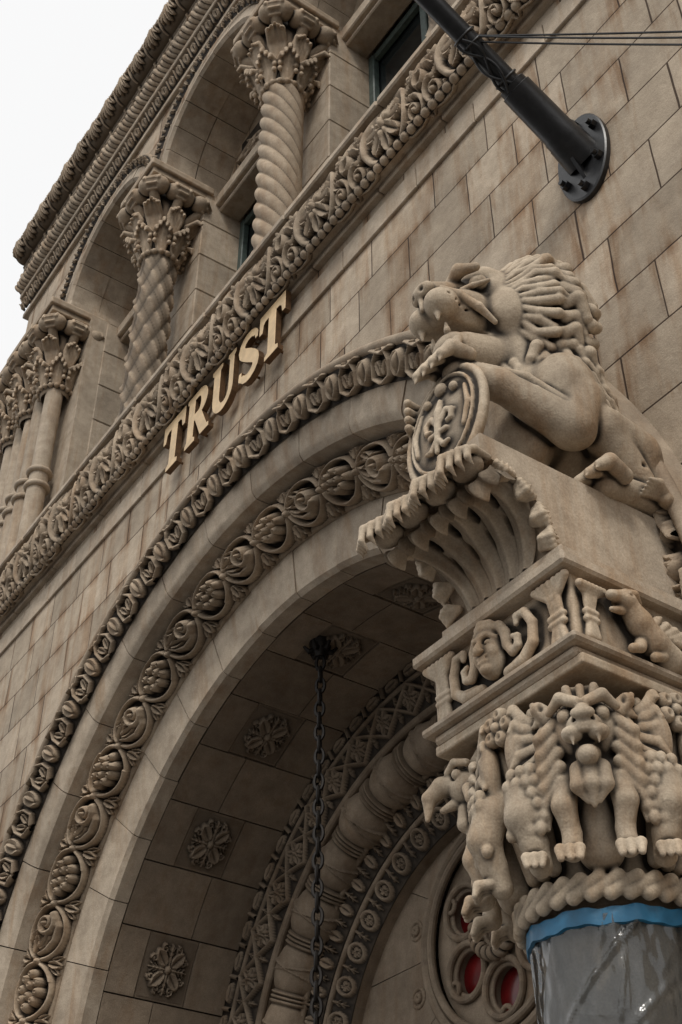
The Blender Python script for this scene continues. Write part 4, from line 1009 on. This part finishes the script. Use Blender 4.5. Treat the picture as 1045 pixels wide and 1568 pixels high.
# ================================================================== POLE BRACKET
mb=MB(); px,pz=-.795,1.683
def el_plate(mb,cx,cz,rx,rz,y0,y1,n=40):
    ring=lambda y,k:[(cx+k*rx*math.cos(t),y,cz+k*rz*math.sin(t)) for t in np.linspace(0,2*math.pi,n,endpoint=False)]
    P=np.array([ring(y1,1),ring(y0+.002,1),ring(y0,.96)]); n0=mb.n; mb.grid(P,cv=True); mb.face(np.arange(n)+n0+2*n)
el_plate(mb,px,pz,.052,.094,.990,1.001)
for bx,bz in((0,.075),(0,-.075),(.035,.038),(-.035,-.038),(.035,-.038),(-.035,.038)):
    mb.tube([(px+bx,.991,pz+bz),(px+bx,.981,pz+bz)],.0080,6); mb.tube([(px+bx,.983,pz+bz),(px+bx,.974,pz+bz)],.0045,8)
d=np.array((0,-1,.59));d/=np.linalg.norm(d); b0=np.array((px,.998,pz-.004))
mb.tube([b0,b0+d*.045],[.032,.029],24); mb.tube([b0+d*.02,b0+d*.055,b0+d*.06,b0+d*.15,b0+d*.152],[.028,.028,.0265,.0255,.021],24)
mb.tube([b0+d*.148,b0+d*.160,b0+d*.163,b0+d*.75],[.023,.023,.0165,.0150],20)
mb.extrude_x([(.991,pz-.055),(.94,pz+.018),(.991,pz+.0)],px-.003,px+.003)
mb.extrude_x([(.991,pz+.062),(.955,pz+.045),(.991,pz+.01)],px-.003,px+.003)
mb.torus(tuple(b0+d*.75),(1,0,0),tuple(np.cross(d,(1,0,0))),.012,.012,.004)
for kk in range(3):
    pts=[b0+d*t+np.array((.010*math.sin(t*50+kk*2),0,-.021-.004*math.sin(t*70+kk))) for t in np.linspace(.165,.27,24)]
    mb.tube(pts,.0024,8)
for t in(.172,.245,.262): mb.torus(tuple(b0+d*t+np.array((0,0,-.002))),(1,0,0),tuple(np.cross(d,(1,0,0))),.0185,.0185,.0022)
mb.build('flagpole_bracket',M_black)
mb=MB()
for (t,ex,ez,sag) in((.262,-.478,1.594,.006),(.250,-.481,1.562,.008),(.262,-.480,1.580,.012)):
    a=b0+d*t; e=np.array((ex,.985,ez)); mb.tube([a+(e-a)*u-np.array((0,0,sag*4*u*(1-u)*.4)) for u in np.linspace(0,1,20)],.0017,6)
mb.build('overhead_cable',M_black)
# ================================================================== CHAIN
mb=MB(); cx,cy,ztop=-1.893,1.25,CZ+.786
mb.tube([(cx,cy,ztop+.012),(cx,cy,ztop-.006),(cx,cy,ztop-.02),(cx,cy,ztop-.03)],[.026,.022,.014,.010],16)
for i in range(6):
    a=i*math.pi/3; mb.tube([(cx,cy,ztop-.01),(cx+.024*math.cos(a),cy+.024*math.sin(a),ztop-.018),(cx+.034*math.cos(a),cy+.034*math.sin(a),ztop-.006)],[.006,.006,.003],8)
z=ztop-.045; i=0
while z>.25:
    mb.torus((cx+.001*math.sin(i),cy,z),(math.cos(.78+1.57*(i%2)),math.sin(.78+1.57*(i%2)),0),(0,0,1),.0085,.0170,.0037,14,6); z-=.0265; i+=1
mb.tube([(cx,cy,z+.02),(cx,cy,z-.01),(cx,cy,z-.05),(cx,cy,z-.06)],[.004,.02,.02,.004],12)
mb.build('hanging_chain',M_iron)
# ================================================================== GROUND
def sheet(name,x0,x1,y0,y1,z,mat):
    me=bpy.data.meshes.new(name); me.from_pydata([(x0,y0,z),(x1,y0,z),(x1,y1,z),(x0,y1,z)],[],[(0,1,2,3)]); me.materials.append(mat)
    o=bpy.data.objects.new(name,me); scene.collection.objects.link(o)
sheet('ground',-600,600,-600,600,-.15,M_asphalt)
me=MB(); me.box(-60/S,60/S,-1.5/S,5.64,(-.149-OFF)/S,ZG-.0002,bv=.004); me.build('pavement',M_pave)
# ================================================================== LIGHT / CAMERA
w=bpy.data.worlds.new('World'); scene.world=w; w.use_nodes=True; nt=w.node_tree
bg=nt.nodes['Background']; sky=nt.nodes.new('ShaderNodeTexSky'); sky.sky_type='NISHITA'; sky.sun_disc=False
sd=np.array((.62,-.55,.95)); sd/=np.linalg.norm(sd)
el=math.asin(sd[2]); az=math.atan2(sd[0],sd[1])
sky.sun_elevation=el; sky.sun_rotation=az; sky.dust_density=6; sky.air_density=1.0
hs=nt.nodes.new('ShaderNodeHueSaturation'); hs.inputs['Saturation'].default_value=.12
nt.links.new(sky.outputs[0],hs.inputs['Color'])
cl=mixc(nt,'MIX',.8,hs.outputs[0],(9.2,9.2,9.2)); nt.links.new(cl,bg.inputs[0]); bg.inputs[1].default_value=.122
su=bpy.data.lights.new('sun','SUN'); su.energy=1.5; su.angle=rad(12); su.color=(1,.95,.87)
so=bpy.data.objects.new('sun',su); scene.collection.objects.link(so)
so.rotation_euler=Vector(sd).to_track_quat('Z','Y').to_euler(); so.location=(0,-10,20)
cam=bpy.data.cameras.new('camera'); co=bpy.data.objects.new('camera',cam); scene.collection.objects.link(co)
pt,hd=rad(39),rad(145.5)
hv=Vector((math.cos(hd),math.sin(hd),0)); rv=Vector((math.sin(hd),-math.cos(hd),0)); fw=hv*math.cos(pt)+Vector((0,0,1))*math.sin(pt); up=hv*-math.sin(pt)+Vector((0,0,1))*math.cos(pt)
co.matrix_world=Matrix((( rv.x,up.x,-fw.x,0),(rv.y,up.y,-fw.y,0),(rv.z,up.z,-fw.z,OFF),(0,0,0,1)))
cam.sensor_fit='VERTICAL'; cam.sensor_height=36; cam.lens=2013/1568*36; cam.clip_end=2000; cam.clip_start=.05
scene.camera=co
scene.view_settings.view_transform='Standard'; scene.view_settings.look='None'; scene.view_settings.exposure=0
